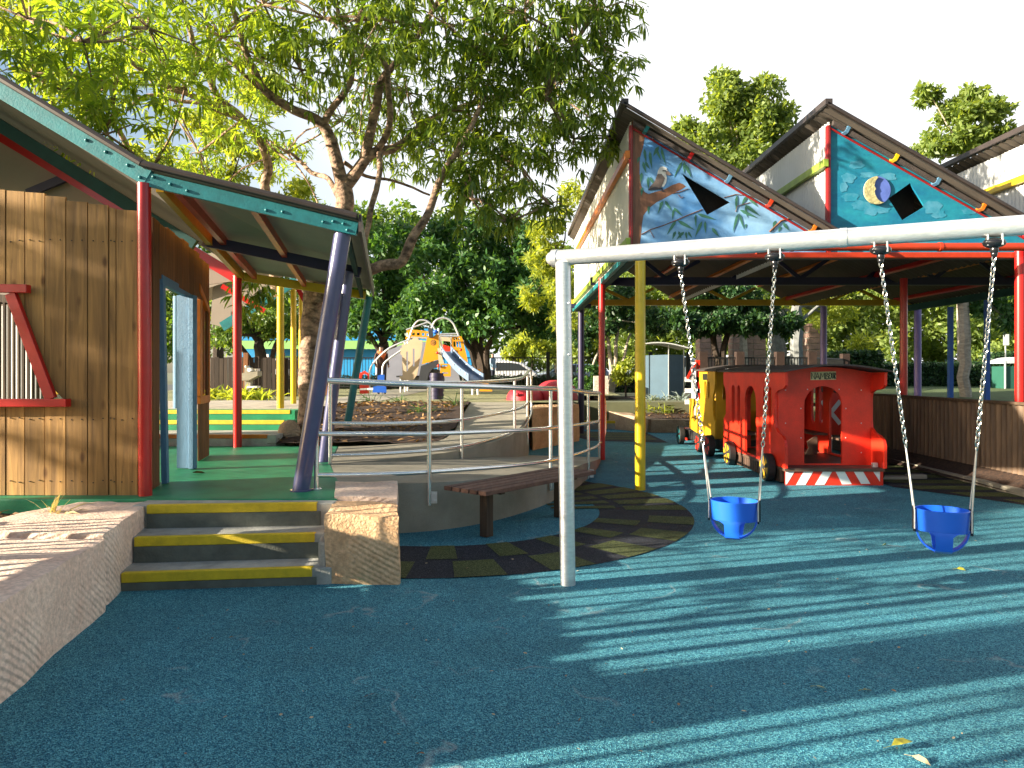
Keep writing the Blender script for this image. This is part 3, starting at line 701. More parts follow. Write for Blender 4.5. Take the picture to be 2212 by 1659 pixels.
for k in range(3): bd(mb, 455.5+k*5, 460+k*5, .485, 2.80)
sw = mb.build('side_wall', M['plank2'], ph, bevel=.002)
dfm = MB()
a = S(tv(352), 0); b = S(tv(428), 0)
dfm.beam(Vector((a.x, a.y, .485))+nrm*.02, Vector((a.x-.035, a.y, 2.30))+nrm*.02, .05, .09, side=tuple(nrm))
fa = S(tv(404), 0)
dfm.box(fa.x-.10, fa.x+.055, fa.y-.02, fa.y+.03, .49, 2.30)
dfm.box(fa.x+.035, fa.x+.085, fa.y-.045, fa.y+.05, .485, 2.30)
dfm.beam(Vector((a.x-.03, a.y-.06, 2.335))+nrm*.03, Vector((b.x, b.y-.3, 2.335))+nrm*.03, .05, .085, side=tuple(nrm))
dfm.build('door_frame', M['paleblue'], sw, bevel=.004)
owf = MB()
def ob(xa, xb, za, zb, w=.03): bd2(owf, xa, xb, za, zb)
for xa, xb, za, zb in ((431, 455, 1.13, 1.22), (430.5, 435.5, 1.22, 2.32), (450, 454.5, 1.22, 2.2)):
    aa, bb = tv(xa), tv(xb); p = [S(aa, za)+nrm*.012, S(bb, za)+nrm*.012, S(bb, zb)+nrm*.012, S(aa, zb)+nrm*.012]; owf.prism(p, -nrm*.05)
aa, bb = tv(430.5), tv(455); owf.prism([S(aa, 2.42)+nrm*.014, S(bb, 2.18)+nrm*.014, S(bb, 2.26)+nrm*.014, S(aa, 2.50)+nrm*.014], -nrm*.05)
owf.build('window_frame', M['orange'], sw, bevel=.003)
# back leaf of the orange window
mb = MB(); aa, bb = tv(434), tv(452); mb.prism([S(aa, 1.22)-nrm*.05, S(bb, 1.22)-nrm*.05, S(bb, 2.3)-nrm*.05, S(aa, 2.3)-nrm*.05], -nrm*.02); mb.build('window_board', M['orange'], sw)
# poles
def pole(nm, a, b, r, mt, parent, caps=True, r2=None):
    mb = MB(); mb.tube([a, b], [r, r2 or r], 20); return mb.build(nm, mt, parent, smooth=True)
PA = Vector((-3.01, 5.93, 3.09)); PB = Vector((-1.36, 6.12, 2.71)); PC = Vector((-2.17, 10.65, 2.66)); PD = Vector((-3.74, 9.85, 2.84))
pole('post', (-3.02, 5.93, .48), (-3.03, 5.93, 3.05), .053, M['red'], ph)
pole('post', (-3.72, 9.75, .48), (-3.72, 9.75, 2.80), .058, M['red'], ph)
def lean(b, t, r, mt): 
    p_ = pole('leaning_post', b, t, r, mt, ph); mb = MB(); mb.tube([Vector(b), Vector(b)+Vector((0, 0, .012))], r*1.25, 16); mb.build('base_weld', mt, p_, smooth=True)
lean((-1.81, 6.17, .48), (-1.45, 6.17, 2.69), .072, M['purple'])
lean((-2.14, 8.17, .48), (-1.86, 8.2, 2.64), .062, M['purple'])
lean((-2.42, 9.45, .48), (-2.17, 9.55, 2.62), .05, M['purple'])
lean((-2.46, 10.75, .70), (-2.13, 10.72, 2.62), .055, M['teal'])
# roof: low pitch part
up = Vector((0, 0, .045))
e1 = (PB-PA).normalized()*.06
rA, rB, rC, rD = PA+Vector((0, -.05, .075)), PB+Vector((.06, -.06, .065)), PC+Vector((.08, .1, .06)), PD+Vector((0, .1, .06))
mb = MB(); mb.add([rA, rB, rC, rD], [(0, 1, 2), (0, 2, 3)]); lowc = mb.build('ceiling_sheet', M['soffit'], ph)
mb = MB(); U = Vector((0, 0, .012))
mb.add([rA+U, rB+U, rC+U, rD+U, rA+U+up, rB+U+up, rC+U+up, rD+U+up], [(0, 1, 2), (0, 2, 3), (4, 6, 5), (4, 7, 6), (0, 1, 5, 4), (1, 2, 6, 5), (2, 3, 7, 6), (3, 0, 4, 7)])
rs = mb.build('roof_sheet', M['roofbrown'], ph)
mb = MB(); mb.tube([rA+Vector((0, -.03, .03)), rB+Vector((0, -.03, .03))], .028, 8); mb.build('ridge_roll', M['roofbrown'], rs, smooth=True)
mb = MB(); mb.beam(rB+Vector((.02, 0, -.02)), rC+Vector((.02, 0, -.02)), .025, .15, side=(1, 0, 0)); mb.build('fascia', M['roofbrown'], rs)
# steep part going up to the left
ul = Vector((-1.0, 0, .602))
LA = PA+ul*4.0; LD = PD+ul*3.4
rLA = rA+ul*4.0; rLD = rD+ul*3.4
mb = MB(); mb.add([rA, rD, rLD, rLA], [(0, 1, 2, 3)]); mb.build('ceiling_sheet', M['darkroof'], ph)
mb = MB(); mb.add([rA+U, rD+U, rLD+U, rLA+U, rA+U+up, rD+U+up, rLD+U+up, rLA+U+up], [(0, 1, 2, 3), (4, 7, 6, 5), (0, 1, 5, 4), (1, 2, 6, 5), (2, 3, 7, 6), (3, 0, 4, 7)])
r2 = mb.build('roof_sheet', M['roofbrown'], ph)
dl = Vector((-1.6, 0, -.95)); mb = MB(); mb.add([rLA+U, rLD+U, rLD+U+dl, rLA+U+dl, rLA+U+up, rLD+U+up, rLD+U+dl+up, rLA+U+dl+up], [(0, 1, 2, 3), (4, 7, 6, 5), (0, 1, 5, 4), (1, 2, 6, 5), (2, 3, 7, 6), (3, 0, 4, 7)]); mb.build('roof_sheet', M['roofbrown'], ph)  # unseen far slope, added and cut short to control the low sun
mb = MB(); mb.tube([rA+Vector((0, -.03, .03)), rLA+Vector((0, -.03, .03))], .03, 8); mb.build('ridge_roll', M['roofbrown'], r2, smooth=True)
# teal edge beams with bolts
mb = MB(); mb.beam(PA+Vector((-.02, 0, 0)), PB+Vector((.05, 0, 0)), .05, .115, side=(0, 1, 0)); eb = mb.build('edge_beam', M['teal'], ph, bevel=.004)
for t in (.04, .12, .20, .58, .66, .86, .91, .96, .98):
    p = PA.lerp(PB, t)+Vector((0, -.03, random.choice([-.02, .0, .025]))); mb = MB(); mb.ball(p, .014, .012, .014, 5); mb.build('bolt', M['teal'], eb, smooth=True)
mb = MB(); mb.beam(PA+Vector((.02, 0, 0)), LA, .05, .135, side=(0, 1, 0)); eb = mb.build('edge_beam', M['teal'], ph, bevel=.004)
for t in (.01, .035, .08, .12, .33, .37, .62, .66):
    p = PA.lerp(LA, t)+Vector((0, -.03, random.choice([-.02, .02]))); mb = MB(); mb.ball(p, .015, .012, .015, 5); mb.build('bolt', M['teal'], eb, smooth=True)
# yellow junction beam, rear beam, purple middle beam, red rafters
dz = Vector((0, 0, -.03))
mb = MB(); mb.beam(PA+dz+Vector((.06, .1, 0)), PD+dz+Vector((.04, 0, 0)), .06, .11); mb.build('purlin', M['darkyellow'], ph)
mb = MB(); mb.beam(PD+dz, PC+dz, .06, .12, side=(0, 1, 0)); mb.build('rear_beam', M['yellow'], ph)
def roofpt(u, v): return (PA.lerp(PD, v)).lerp(PB.lerp(PC, v), u)
mb = MB(); mb.beam(roofpt(0, .50)+dz, roofpt(1, .50)+dz, .06, .12, side=(0, 1, 0)); mb.build('cross_beam', M['dkpurple'], ph)
for u in (.12, .50):
    mb = MB(); mb.beam(roofpt(u, .0)+Vector((0, .03, .01)), roofpt(u, 1)+Vector((0, 0, .0)), .055, .09); mb.build('rafter', M['redorange'], ph)
mb = MB(); mb.beam(PB+Vector((-.06, .05, -.02)), PC+Vector((-.05, 0, -.02)), .04, .1); mb.build('side_beam', M['dkteal'], ph)
# rear rafter of the steep part (red), lining board below it, purple strut, inner green rafter
mb = MB(); mb.beam(PD+Vector((0, -.1, -.06)), PD+ul*3.4+Vector((0, -.1, -.06)), .06, .15, side=(0, 1, 0)); mb.build('rear_rafter', M['red'], ph)
mb = MB(); mb.beam(PD+Vector((.1, -1.6, .10)), PD+ul*3.4+Vector((.1, -1.6, .16)), .06, .14, side=(0, 1, 0)); mb.build('inner_rafter', M['dkteal'], ph)
mb = MB(); mb.prism([PD+Vector((-.1, .02, -.1)), PD+ul*3.3+Vector((0, .02, -.1)), PD+Vector((-3.3, .02, -.55))], (0, .03, 0)); mb.build('gable_lining', M['soffitb'], ph)
mb = MB(); mb.beam(V(60, 418, 9.78), V(170, 372, 9.78), .05, .11, side=(0, 1, 0)); mb.build('strut', M['dkpurple'], ph)
# dark battens; the white sheet behind paints bright daylight in their gaps
bf = empty('batten_screen', (-6.3, 9.1, .48), 'dark upright battens before an added white daylight sheet seen through the red trapezoid window', 'screen')
mb = MB()
for k in range(22):
    x = -7.15+k*.0605; mb.box(x, x+.024, 9.08, 9.11, .49, 2.44-.12*k/22)
mb.build('battens', M['dkwood'], bf)
mb = MB(); corr(mb, (-7.3, 9.4, 0), (-5.85, 9.4, 0), .49, 2.36, .2, .006); mb.build('daylight_sheet', M['white'], bf)
mb = MB(); mb.beam((-7.2, 9.13, 2.47), (-5.8, 9.13, 2.37), .05, .12); mb.build('top_rail', M['dkwood'], bf)
o = MB(); o.plate([(0, 0), (.16, 0), (.16, .5), (.05, .5), (0, .42)], [], .03, lambda u, v, w: (-5.78+u, 9.0+w, 1.22+v)); o = o.build('play_panel', M['darkyellow'], org=(-5.7, 9, .48)); tag(o, 'yellow panel seen at the right corner of the trapezoid window', 'play panel')
# poles of the next hut, seen through it
def single_pole(label, x, y0, y1, Y, w, mt, group=None, zb=None, nm='pole'):
    a = V(x, y1, Y); b = V(x, y0, Y)
    if zb is not None: a.z = zb
    e = MB(); e.tube([a, b], w/F*Y/2, 16); o = e.build(nm, mt, smooth=True, org=tuple(a)); tag(o, label, 'pole', group); return o

# ================================================================ SECOND HUT BEHIND
h2 = empty('hut', (-4.6, 13, .88), 'second open hut behind, with teal and red roof edges and yellow poles', 'hut')
for x, y0, y1, Y, w in ((606, 618, 882, 11.75, 15), (634, 622, 872, 13.4, 12), (650, 630, 866, 14.6, 9)):
    a = V(x, y1, Y); b = V(x, y0, Y); pole('post', a, b, w/F*Y/2, M['yellow'], h2)
a = V(382, 885, 12.2); b = V(382, 640, 12.2); pole('post', a, b, .06, M['paleblue'], h2)
mb = MB(); mb.prism([V(395, 640, 12.4), V(640, 560, 12.4), V(600, 520, 12.4), V(380, 560, 12.4)], (-.6, 2.2, .1)); mb.build('roof_sheet', M['soffitb'], h2)
mb = MB(); mb.beam(V(480, 706, 12.3), V(640, 606, 12.3), .05, .16, side=(0, 1, 0)); mb.build('edge_beam', M['teal'], h2)
mb = MB(); mb.prism([V(455, 700, 12.5), V(480, 706, 12.5), V(636, 606, 12.5), V(460, 606, 12.5)], (0, .06, 0)); mb.build('gable_lining', M['soffitb'], h2)
mb = MB(); mb.beam(V(480, 618, 12.2), V(572, 672, 12.2), .05, .08, side=(0, 1, 0)); mb.beam(V(640, 615, 13), V(668, 668, 13), .05, .08, side=(0, 1, 0)); mb.build('brace', M['red'], h2)
# steps behind the deck
bs = empty('back_steps', (-4.6, 10.5, .48), 'green back steps with yellow edge stripes behind the deck', 'steps')
mb = MB(); mb.box(-8, -3.24, 9.88, 10.72, .44, .63); s_ = mb.build('step', M['step_conc'], bs, bevel=.008)
mb = MB(); mb.box(-8, -3.36, 9.868, 9.93, .585, .637); mb.build('nosing', M['orange'], s_, bevel=.004)
for y0, z0, z1, xr in ((10.75, .60, .77, -3.32), (11.1, .74, .905, -3.34)):
    mb = MB(); mb.box(-8, xr, y0, y0+.42, z0-.1, z1); s_ = mb.build('step', M['green_deck'], bs, bevel=.008)
    mb = MB(); mb.box(-8, xr-.08, y0-.008, y0+.03, z1-.055, z1+.006); mb.build('nosing', M['nosing'], s_, bevel=.004)
o = MB(); o.ball((-3.2, 10.35, .62), .16, .17, .19, 12)
o = o.build('boulder', M['stoneC'], smooth=True, org=(-3.2, 10.35, .48)); tag(o, 'rounded grey brown boulder at the end of the green back steps', 'boulder')
# low sandstone edging and far steps on the right of the ramp
fs_ = empty('far_steps', (1.9, 19.4, 0), 'far steps with yellow edges beyond the dark purple pole', 'steps')
for i, (y, z) in enumerate(((18.7, .22), (19.05, .44), (19.4, .64))):
    mb = MB(); mb.box(1.0+.12*i-.3, 3.15-.42*i, y, 19.9, 0, z); s_ = mb.build('step', M['step_conc'], fs_, bevel=.01)
    mb = MB(); mb.box(1.0+.12*i-.3, 3.12-.42*i, y-.012, y+.06, z-.06, z+.006); mb.build('nosing', M['nosing'], s_)
block('tan retaining stone between the ramps and the far steps', [(.38, 13.7), (1.45, 15.6), (1.4, 16.4), (.35, 15.2)], -.02, .80, M['stoneB'], .02, res=.12, group='sandstone edging stones')
block('sandstone edging stone sloping down beside the far steps', [(2.25, 19.3), (3.35, 17.75), (3.65, 17.95), (2.5, 19.9)], -.02, .50, M['stoneC'], .03, res=.12, group='sandstone edging stones', top=lambda u, v: -.17*u)
block('low sandstone edging stone just left of the yellow engine', [(3.4, 17.70), (4.5, 17.70), (4.5, 18.0), (3.5, 18.0)], -.02, .32, M['stoneC'], .02, res=.1, group='sandstone edging stones')
block('low sandstone edging stone hidden half behind the yellow engine', [(4.53, 17.70), (6.4, 17.70), (6.4, 18.0), (4.53, 18.0)], -.02, .31, M['stoneC'], .02, res=.12, group='sandstone edging stones')
block('mosaic covered slab standing behind the red pole', [(2.38, 20.9), (2.80, 20.9), (2.80, 21.05), (2.38, 21.05)], .6, 1.38, M['mosaic'], .01, res=.08, group=None, name='mosaic_slab')
o = MB()
vs = [(6.05+ (y-7)*.03, y) for y in frange(5.5, 14.6, 20)]
for i in range(len(vs)-1):
    a, b = vs[i], vs[i+1]; o.prism([(a[0], a[1], -.02), (b[0], b[1], -.02), (b[0]+.11, b[1], -.02), (a[0]+.11, a[1], -.02)], (0, 0, .10))
o = o.build('kerb', M['concrete'], org=(6.2, 9, 0)); tag(o, 'pale concrete kerb in front of the corrugated fence', 'kerb', kind='structure')

# ================================================================ CORRUGATED FENCE (right)
cf = empty('corrugated_fence', (6.42, 10, .15), 'rusty brown corrugated iron fence with a timber cap, right of the train', 'fence')
rust = mat('rusty brown iron', (.20, .125, .072), .7, var=.2, vs=2.2, hue2=(.09, .058, .038), stretch=(6, 6, .8), bump=.1)
mb = MB(); corr(mb, (6.38, 6.6, 0), (6.47, 14.6, 0), .20, 1.09, .105, .016); mb.build('corrugated_panel', rust, cf, smooth=True)
mb = MB(); mb.beam((6.38, 6.6, 1.10), (6.47, 14.6, 1.10), .09, .035); mb.build('cap_rail', M['dkwood'], cf)
for y in (7.6, 9.9, 12.2, 14.5):
    mb = MB(); mb.box(6.425+.0, 6.50, y-.04, y+.04, .1, 1.085); mb.build('post', M['dkwood'], cf)
# ================================================================ SHELTER (saw-tooth roof with murals)
sh = empty('picnic_shelter', (5.2, 13.3, 0), 'large open shelter with a saw tooth roof and painted gable murals', 'shelter')
XW = [1.55, 4.13, 6.98]; XE = [4.22, 7.05, 9.75]; ZP = [4.86, 4.86, 4.70]; YF, YM, YB = 9.12, 9.42, 17.8
ZV = [3.22, 3.14, 3.14]
girt = [(M['orange'], 4.33), (M['lime'], 4.22), (M['yellow'], 4.12)]
for i in range(3):
    x0, x1, zp, zv = XW[i], XE[i], ZP[i], ZV[i]
    sl = (zp-zv)/(x1-(x0-.1))
    def rz(x, zp=zp, x0=x0, sl=sl): return zp-(x-(x0-.1))*sl
    # corrugated vertical wall
    mb = MB(); corr(mb, (x0, YM-.05, 0), (x0, YB, 0), 3.07 if i == 0 else 3.2, zp-.10, .076, .009)
    w_ = mb.build('corrugated_wall', M['cream'] if i == 0 else M['whitesheet'], sh, smooth=True)
    mt, z = girt[i]
    mb = MB(); mb.box(x0-.075, x0-.012, YM-.06, YB, z-.05, z+.05); mb.build('girt', mt, w_, bevel=.004)
    if i == 0:
        mb = MB(); mb.box(x0-.07, x0-.012, YM-.08, YB, 3.14, 3.24); mb.build('girt', M['lime'], w_, bevel=.004)
        mb = MB(); mb.box(x0-.05, x0+.01, YM-.02, YB, 2.99, 3.068); mb.build('base_trim', M['teal'], w_)
    # roof sheet: corrugated in cross section along y
    mb = MB(); k = 118; vs = []
    for j in range(k+1):
        y = lerp(YF, YB+.15, j/k); dzc = .014*(1 if j % 2 else -1)
        vs += [(x0-.12, y, rz(x0-.12)+dzc), (x1, y, rz(x1)+dzc)]
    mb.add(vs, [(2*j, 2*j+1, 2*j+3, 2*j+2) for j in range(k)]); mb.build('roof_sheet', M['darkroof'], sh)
    # front fascia/barge and flashing
    mb = MB(); mb.prism([(x0-.14, YF-.02, rz(x0-.14)+.05), (x1+.02, YF-.02, rz(x1+.02)+.04), (x1+.02, YF-.02, rz(x1+.02)-.0), (x0-.14, YF-.02, rz(x0-.14)+.0)], (0, .05, 0))
    mb.build('barge_flashing', M['roofbrown'], sh, bevel=.008)
    mb = MB(); mb.beam((x0-.12, YF-.02, rz(x0-.12)+.05), (x0-.12, YB+.15, rz(x0-.12)+.05), .09, .07); mb.build('ridge_flashing', M['roofbrown'], sh)
    # dark gutter like soffit strip between the mural and roof edge
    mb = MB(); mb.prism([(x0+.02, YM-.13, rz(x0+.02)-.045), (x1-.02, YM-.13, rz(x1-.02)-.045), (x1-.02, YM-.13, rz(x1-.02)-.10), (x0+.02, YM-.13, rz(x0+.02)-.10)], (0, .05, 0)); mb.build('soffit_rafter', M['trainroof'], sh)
    # purlin ends
    cols = [M['teal'], M['red'], M['paleblue'], M['redorange'], M['orange']] if i == 0 else [M['paleblue'], M['yellow'], M['paleblue'], M['orange'], M['red']]
    for q, f in enumerate((.07, .285, .47, .67, .88)):
        x = lerp(x0, x1, f); mb = MB(); dx_ = Vector((1, 0, -sl)).normalized()
        c = Vector((x, YF+.16, rz(x)-.06)); mb.beam(c, c+Vector((0, 8.5, 0)), .05, .085, side=tuple(dx_)); mb.build('purlin', cols[q] if True else 0, sh, bevel=.004)
    # mural board with the opening
    zt = rz(x0+.06)-.15
    def T(vx, vy): # view -> mural plane u,v (world x,z)
        p = V(vx, vy, YM); return (p.x, p.z)
    outer = [(x0+.02, 3.06), (x1-.12, 3.06), (x1-.12, max(3.07, rz(x1-.12)-.06)), (x0+.02, rz(x0+.02)-.06)]
    cc5 = cv(2400, 400, 2.212); cc6 = cv(3200, 400, 2.469)
    if i == 0: hole = [T(*cc5(*p)) for p in ((720, 650), (945, 1018), (1152, 905))]
    elif i == 1: hole = [T(*cc6(*p)) for p in ((868, 975), (1003, 1190), (1226, 1055), (1082, 822))]
    else: hole = []
    mb = MB(); mb.plate(outer, [hole] if hole else [], .03, lambda u, v, w: (u, YM+w, v))
    mu = mb.build('mural', M['mural_blue'] if i == 0 else M['mural_teal'], sh)
    if hole:   # dark sheet added to stand for the shade inside the opening
        mb = MB(); hx = [h[0] for h in hole]; hz = [h[1] for h in hole]
        mb.box(min(hx)-.1, max(hx)+.1, YM+.42, YM+.44, min(hz)-.1, min(max(hz)+.1, 4.5)); mb.build('opening_shade_sheet', M['trainroof'], mu)
    mb = MB(); mb.box(x0-.02, x0+.02, YM-.045, YM+.03, 3.05, rz(x0)-.09); mb.build('corner_trim', M['trimred'], mu)
    mb = MB(); mb.beam((x0+.02, YM-.03, rz(x0+.02)-.115), (x1-.1, YM-.03, rz(x1-.1)-.115), .02, .018, side=(0, 1, 0)); mb.build('slope_trim', M['trimred'], mu)
    if i == 0:
        yy = YM-.0165
        def poly(pts, mi, off=.0): mb.prism([V(*cc5(*p), yy-off) for p in pts], (0, .003, 0), mi)
        mb = MB()
        poly([(283, 185), (425, 272), (395, 330), (380, 420), (352, 520), (350, 650), (365, 760), (395, 815), (430, 832), (480, 815), (560, 795), (640, 752), (700, 732), (735, 745), (760, 765), (722, 790), (650, 825), (560, 875), (500, 905), (430, 960), (385, 1020), (370, 1110), (362, 1200), (355, 1280), (285, 1290)], 0)
        def twig(pts, w): 
            P = [V(*cc5(*p), yy-.004) for p in pts]; mb.tube(P, w, 4, 0)
        twig([(365, 1190), (450, 1145), (560, 1110), (680, 1062), (800, 1010), (905, 968)], .006)
        twig([(640, 828), (700, 815), (780, 785)], .005); twig([(690, 835), (720, 870), (735, 855)], .004)
        twig([(430, 290), (500, 380), (620, 440), (740, 540)], .005)
        twig([(1095, 865), (1200, 835), (1330, 850), (1380, 870)], .005); twig([(1200, 990), (1215, 940), (1330, 905)], .004)
        twig([(1500, 1165), (1560, 1110), (1600, 1070), (1700, 1040)], .012); twig([(440, 1150), (480, 1220)], .004)
        mb.build('painted_branch', M['mural_brown'], mu)
        mb = MB()
        def lf(x, y, x2, y2, w):
            a = Vector((x, y)); b = Vector((x2, y2)); d_ = (b-a); n_ = Vector((-d_.y, d_.x)).normalized()*w
            poly([a, a+d_*.25+n_, a+d_*.55+n_*.8, b, a+d_*.5-n_*.7, a+d_*.2-n_*.8], 0, random.uniform(.003, .006))
        for q in ((392, 430, 410, 560, 14), (440, 450, 460, 610, 15), (520, 410, 470, 500, 18), (540, 420, 580, 570, 14), (500, 440, 540, 530, 13), (350, 500, 330, 560, 12), (380, 545, 410, 650, 14), (400, 545, 440, 610, 13), (370, 640, 360, 740, 15), (425, 680, 430, 790, 14), (440, 680, 490, 760, 13), (375, 770, 365, 850, 14),
                  (730, 540, 655, 685, 13), (745, 545, 745, 650, 12), (765, 575, 810, 690, 13), (760, 570, 780, 650, 12), (560, 890, 510, 1010, 13), (575, 890, 635, 980, 14), (545, 900, 530, 970, 14), (650, 950, 735, 1030, 12), (655, 960, 640, 1060, 12),
                  (675, 1065, 590, 1195, 15), (685, 1065, 840, 1150, 17), (670, 1160, 640, 1235, 14), (745, 1165, 675, 1235, 14), (695, 1160, 720, 1225, 12), (760, 1165, 770, 1235, 12), (780, 1165, 815, 1220, 11), (845, 1010, 850, 1130, 11), (860, 1005, 1030, 1060, 15), (905, 1070, 840, 1215, 16), (930, 1070, 935, 1180, 13), (990, 1130, 1055, 1210, 16),
                  (1210, 840, 1205, 990, 13), (1300, 850, 1250, 935, 15), (1310, 850, 1395, 945, 16), (1280, 925, 1415, 1025, 17), (1235, 970, 1395, 1045, 15), (1225, 1000, 1175, 1170, 14), (1235, 1010, 1275, 1145, 12), (1285, 940, 1305, 1040, 10), (1290, 1095, 1290, 1135, 8), (1550, 1065, 1535, 1160, 16), (1620, 1085, 1675, 1155, 15), (1600, 1120, 1580, 1165, 14), (435, 935, 425, 1010, 12)): lf(*q)
        mb.build('painted_leaves', M['mural_leaf'], mu)
        mb = MB(); 
        poly([(515, 625), (530, 595), (560, 587), (590, 600), (597, 625), (580, 650), (592, 690), (585, 735), (560, 770), (530, 760), (520, 700), (505, 660)], 0, .004)
        poly([(510, 655), (545, 655), (575, 690), (560, 735), (540, 775), (500, 782), (430, 800), (440, 770), (480, 725)], 1, .007)
        poly([(580, 628), (610, 632), (632, 662), (600, 668), (582, 652)], 1, .009)
        poly([(425, 790), (480, 770), (535, 775), (540, 790), (470, 797), (430, 800)], 2, .010); poly([(552, 620), (585, 622), (584, 631), (556, 630)], 2, .012)
        poly([(538, 775), (552, 775), (560, 800), (580, 812), (550, 812)], 2, .006)
        mb.build('painted_bird', [M['bird_white'], M['bird_grey'], M['bird_dark']], mu)
    if i == 1:
        def P6(p, off): return V(*cc6(*p), YM-.0165-off)
        mb = MB(); 
        circ = [(765+130*math.cos(a), 890+138*math.sin(a)) for a in [2*math.pi*q/40 for q in range(40)]]
        mb.prism([P6(p, .02) for p in circ], (0, .02, 0)); mb.build('moon_disc', M['moonblue'], mu)
        mb = MB(); arc = [(765+130*math.cos(a), 890+138*math.sin(a)) for a in [math.radians(x) for x in range(60, 276, 8)]]
        inner = [(775, 760), (745, 800), (735, 845), (752, 880), (738, 895), (742, 930), (765, 975), (800, 1005), (832, 1010)]
        mb.prism([P6(p, .045) for p in arc+inner], (0, .03, 0)); mb.build('moon_crescent', M['moon'], mu, bevel=.006)
        rr = random.Random(3)
        for (cx_, cy_, rx_, ry_) in ((560, 640, 75, 40), (480, 770, 70, 50), (430, 860, 40, 50), (500, 960, 80, 45), (600, 1040, 90, 50), (680, 740, 90, 30), (860, 760, 90, 40), (700, 1090, 80, 50), (820, 1080, 70, 40), (1310, 1060, 90, 70), (1370, 1130, 70, 40), (1680, 1100, 80, 30)):
            mb = MB(); mb.prism([P6((cx_+rx_*math.cos(a)*(1+.18*math.sin(5*a+cx_)), cy_+ry_*math.sin(a)*(1+.15*math.sin(4*a+cy_))), .001+.0007*rr.random()*3) for a in [2*math.pi*q/22 for q in range(22)]], (0, .001, 0)); mb.build('painted_cloud', M['mural_cloud'], mu)
# front bottom beam (red), red pipe, mid & rear trusses
mb = MB(); mb.box(1.5, 9.7, YM-.06, YM+.04, 2.985, 3.055); mb.build('front_beam', M['redorange'], sh, bevel=.005)
mb = MB(); mb.tube([(3.05, YM-.42, 3.02), (3.5, YM-.42, 3.06), (9.7, YM-.42, 3.06)], .05, 14)
for x in (3.5, 4.6, 5.35, 6.5): mb.tube([(x-.02, YM-.42, 3.06), (x+.02, YM-.42, 3.06)], .058, 14)
mb.build('downpipe', M['redorange'], sh, smooth=True)
def truss(Y, z0, zt, mt, nm, wmt):
    mb = MB(); mb.box(1.45, 9.75, Y-.05, Y+.05, z0, z0+.14); t_ = mb.build(nm, mt, sh, bevel=.005)
    x = 1.6; up_ = True
    while x < 9.3:
        i = 0 if x < 4.2 else 1 if x < 7 else 2
        def zz(x):
            i = 0 if x < 4.18 else 1 if x < 7.0 else 2
            return ZP[i]-(x-(XW[i]-.1))*(ZP[i]-ZV[i])/(XE[i]-XW[i]+.1)-.12
        xa, xb = x, x+.62; za = z0+.12; zb = min(zz(xb), z0+zt)
        if zb > za+.1: mb = MB(); mb.beam((xa, Y, za if up_ else min(zz(xa), z0+zt)), (xb, Y, zb if up_ else za), .05, .07, side=(0, 1, 0)); mb.build('web_member', wmt, t_)
        up_ = not up_; x += .62
truss(13.3, 3.10, .62, M['dkpurple'], 'truss_chord', M['dkpurple'])
truss(17.6, 3.12, .42, M['darkyellow'], 'truss_chord', M['darkyellow'])
truss(9.62, 3.0, .9, M['dkpurple'], 'truss_chord', M['dkpurple'])
for x in (1.62, 9.68):
    mb = MB(); mb.box(x-.05, x+.05, YM+.05, YB, 2.98, 3.12); mb.build('side_beam', M['dkteal'], sh)
for x, y, r, mt in ((1.63, 9.15, .066, M['yellow']), (1.535, 12.3, .055, M['red']), (6.72, 12.35, .06, M['red']), (6.56, 9.3, .057, M['red']), (1.68, 17.5, .075, M['dkpurple']), (7.62, 17.6, .075, M['lilac']), (9.92, 17.6, .08, M['lilac'])):
    mb = MB(); mb.tube([(x, y, -.02 if x < 6.3 else .1), (x, y, 3.1 if not (mt is M['yellow']) else 2.985)], r, 22); p_ = mb.build('post', mt, sh, smooth=True)
mb = MB(); mb.beam((1.3, 17.3, 3.08), (1.9, 17.3, 3.08), .10, .10, side=(0, 1, 0)); mb.build('post_bracket', M['dkpurple'], sh)
mb = MB(); mb.beam((1.62, 12.9, 3.12), (2.15, 12.2, 3.0), .09, .12); mb.build('post_bracket', M['dkpurple'], sh)

# ================================================================ SWING FRAME + BUCKET SWINGS
SA = Vector((.39, 5.08, 2.307)); SB = Vector((2.82, 3.96, 2.307)); sd = (SB-SA).normalized()
sf = empty('swing_frame', (.39, 5.08, 0), 'galvanised steel swing frame with one visible post and a long overhead beam', 'swing frame')
mb = MB(); mb.tube([(.395, 5.08, -.02), (.36, 5.08, 2.27)], .054, 24); mb.build('post', M['galv'], sf, smooth=True)
bs_, be_ = SA-sd*.10, SA+sd*5.1
mb = MB(); mb.tube([bs_, be_], .056, 24); b_ = mb.build('beam', M['galv'], sf, smooth=True)
mb = MB(); mb.tube([bs_-sd*.012, bs_+sd*.03], .062, 24); mb.ball(bs_-sd*.01, .05, .05, .05, 8); mb.build('end_cap', M['galv'], b_, smooth=True)
mb = MB(); mb.tube([SA+sd*1.75, SA+sd*1.79], .059, 24); mb.build('sleeve_joint', M['galv'], b_, smooth=True)
mb = MB(); mb.tube([SA+sd*4.95+Vector((0, 0, 0)), SA+sd*4.95-Vector((0, 0, 2.32))], .054, 20); mb.build('post', M['galv'], sf, smooth=True)
mb = MB()
for z in (1.98, 1.62, ): mb.ball((.40, 5.03, z), .009, .009, .009, 5)
mb.build('rivets', M['galv'], sf, smooth=True)
pd = Vector((sd.y, -sd.x, 0))
def hang(px):   # beam point under view x
    best = min((abs(1106+F*(SA+sd*t).x/(SA+sd*t).y-px), t) for t in [q*.005 for q in range(900)]); return SA+sd*best[1]
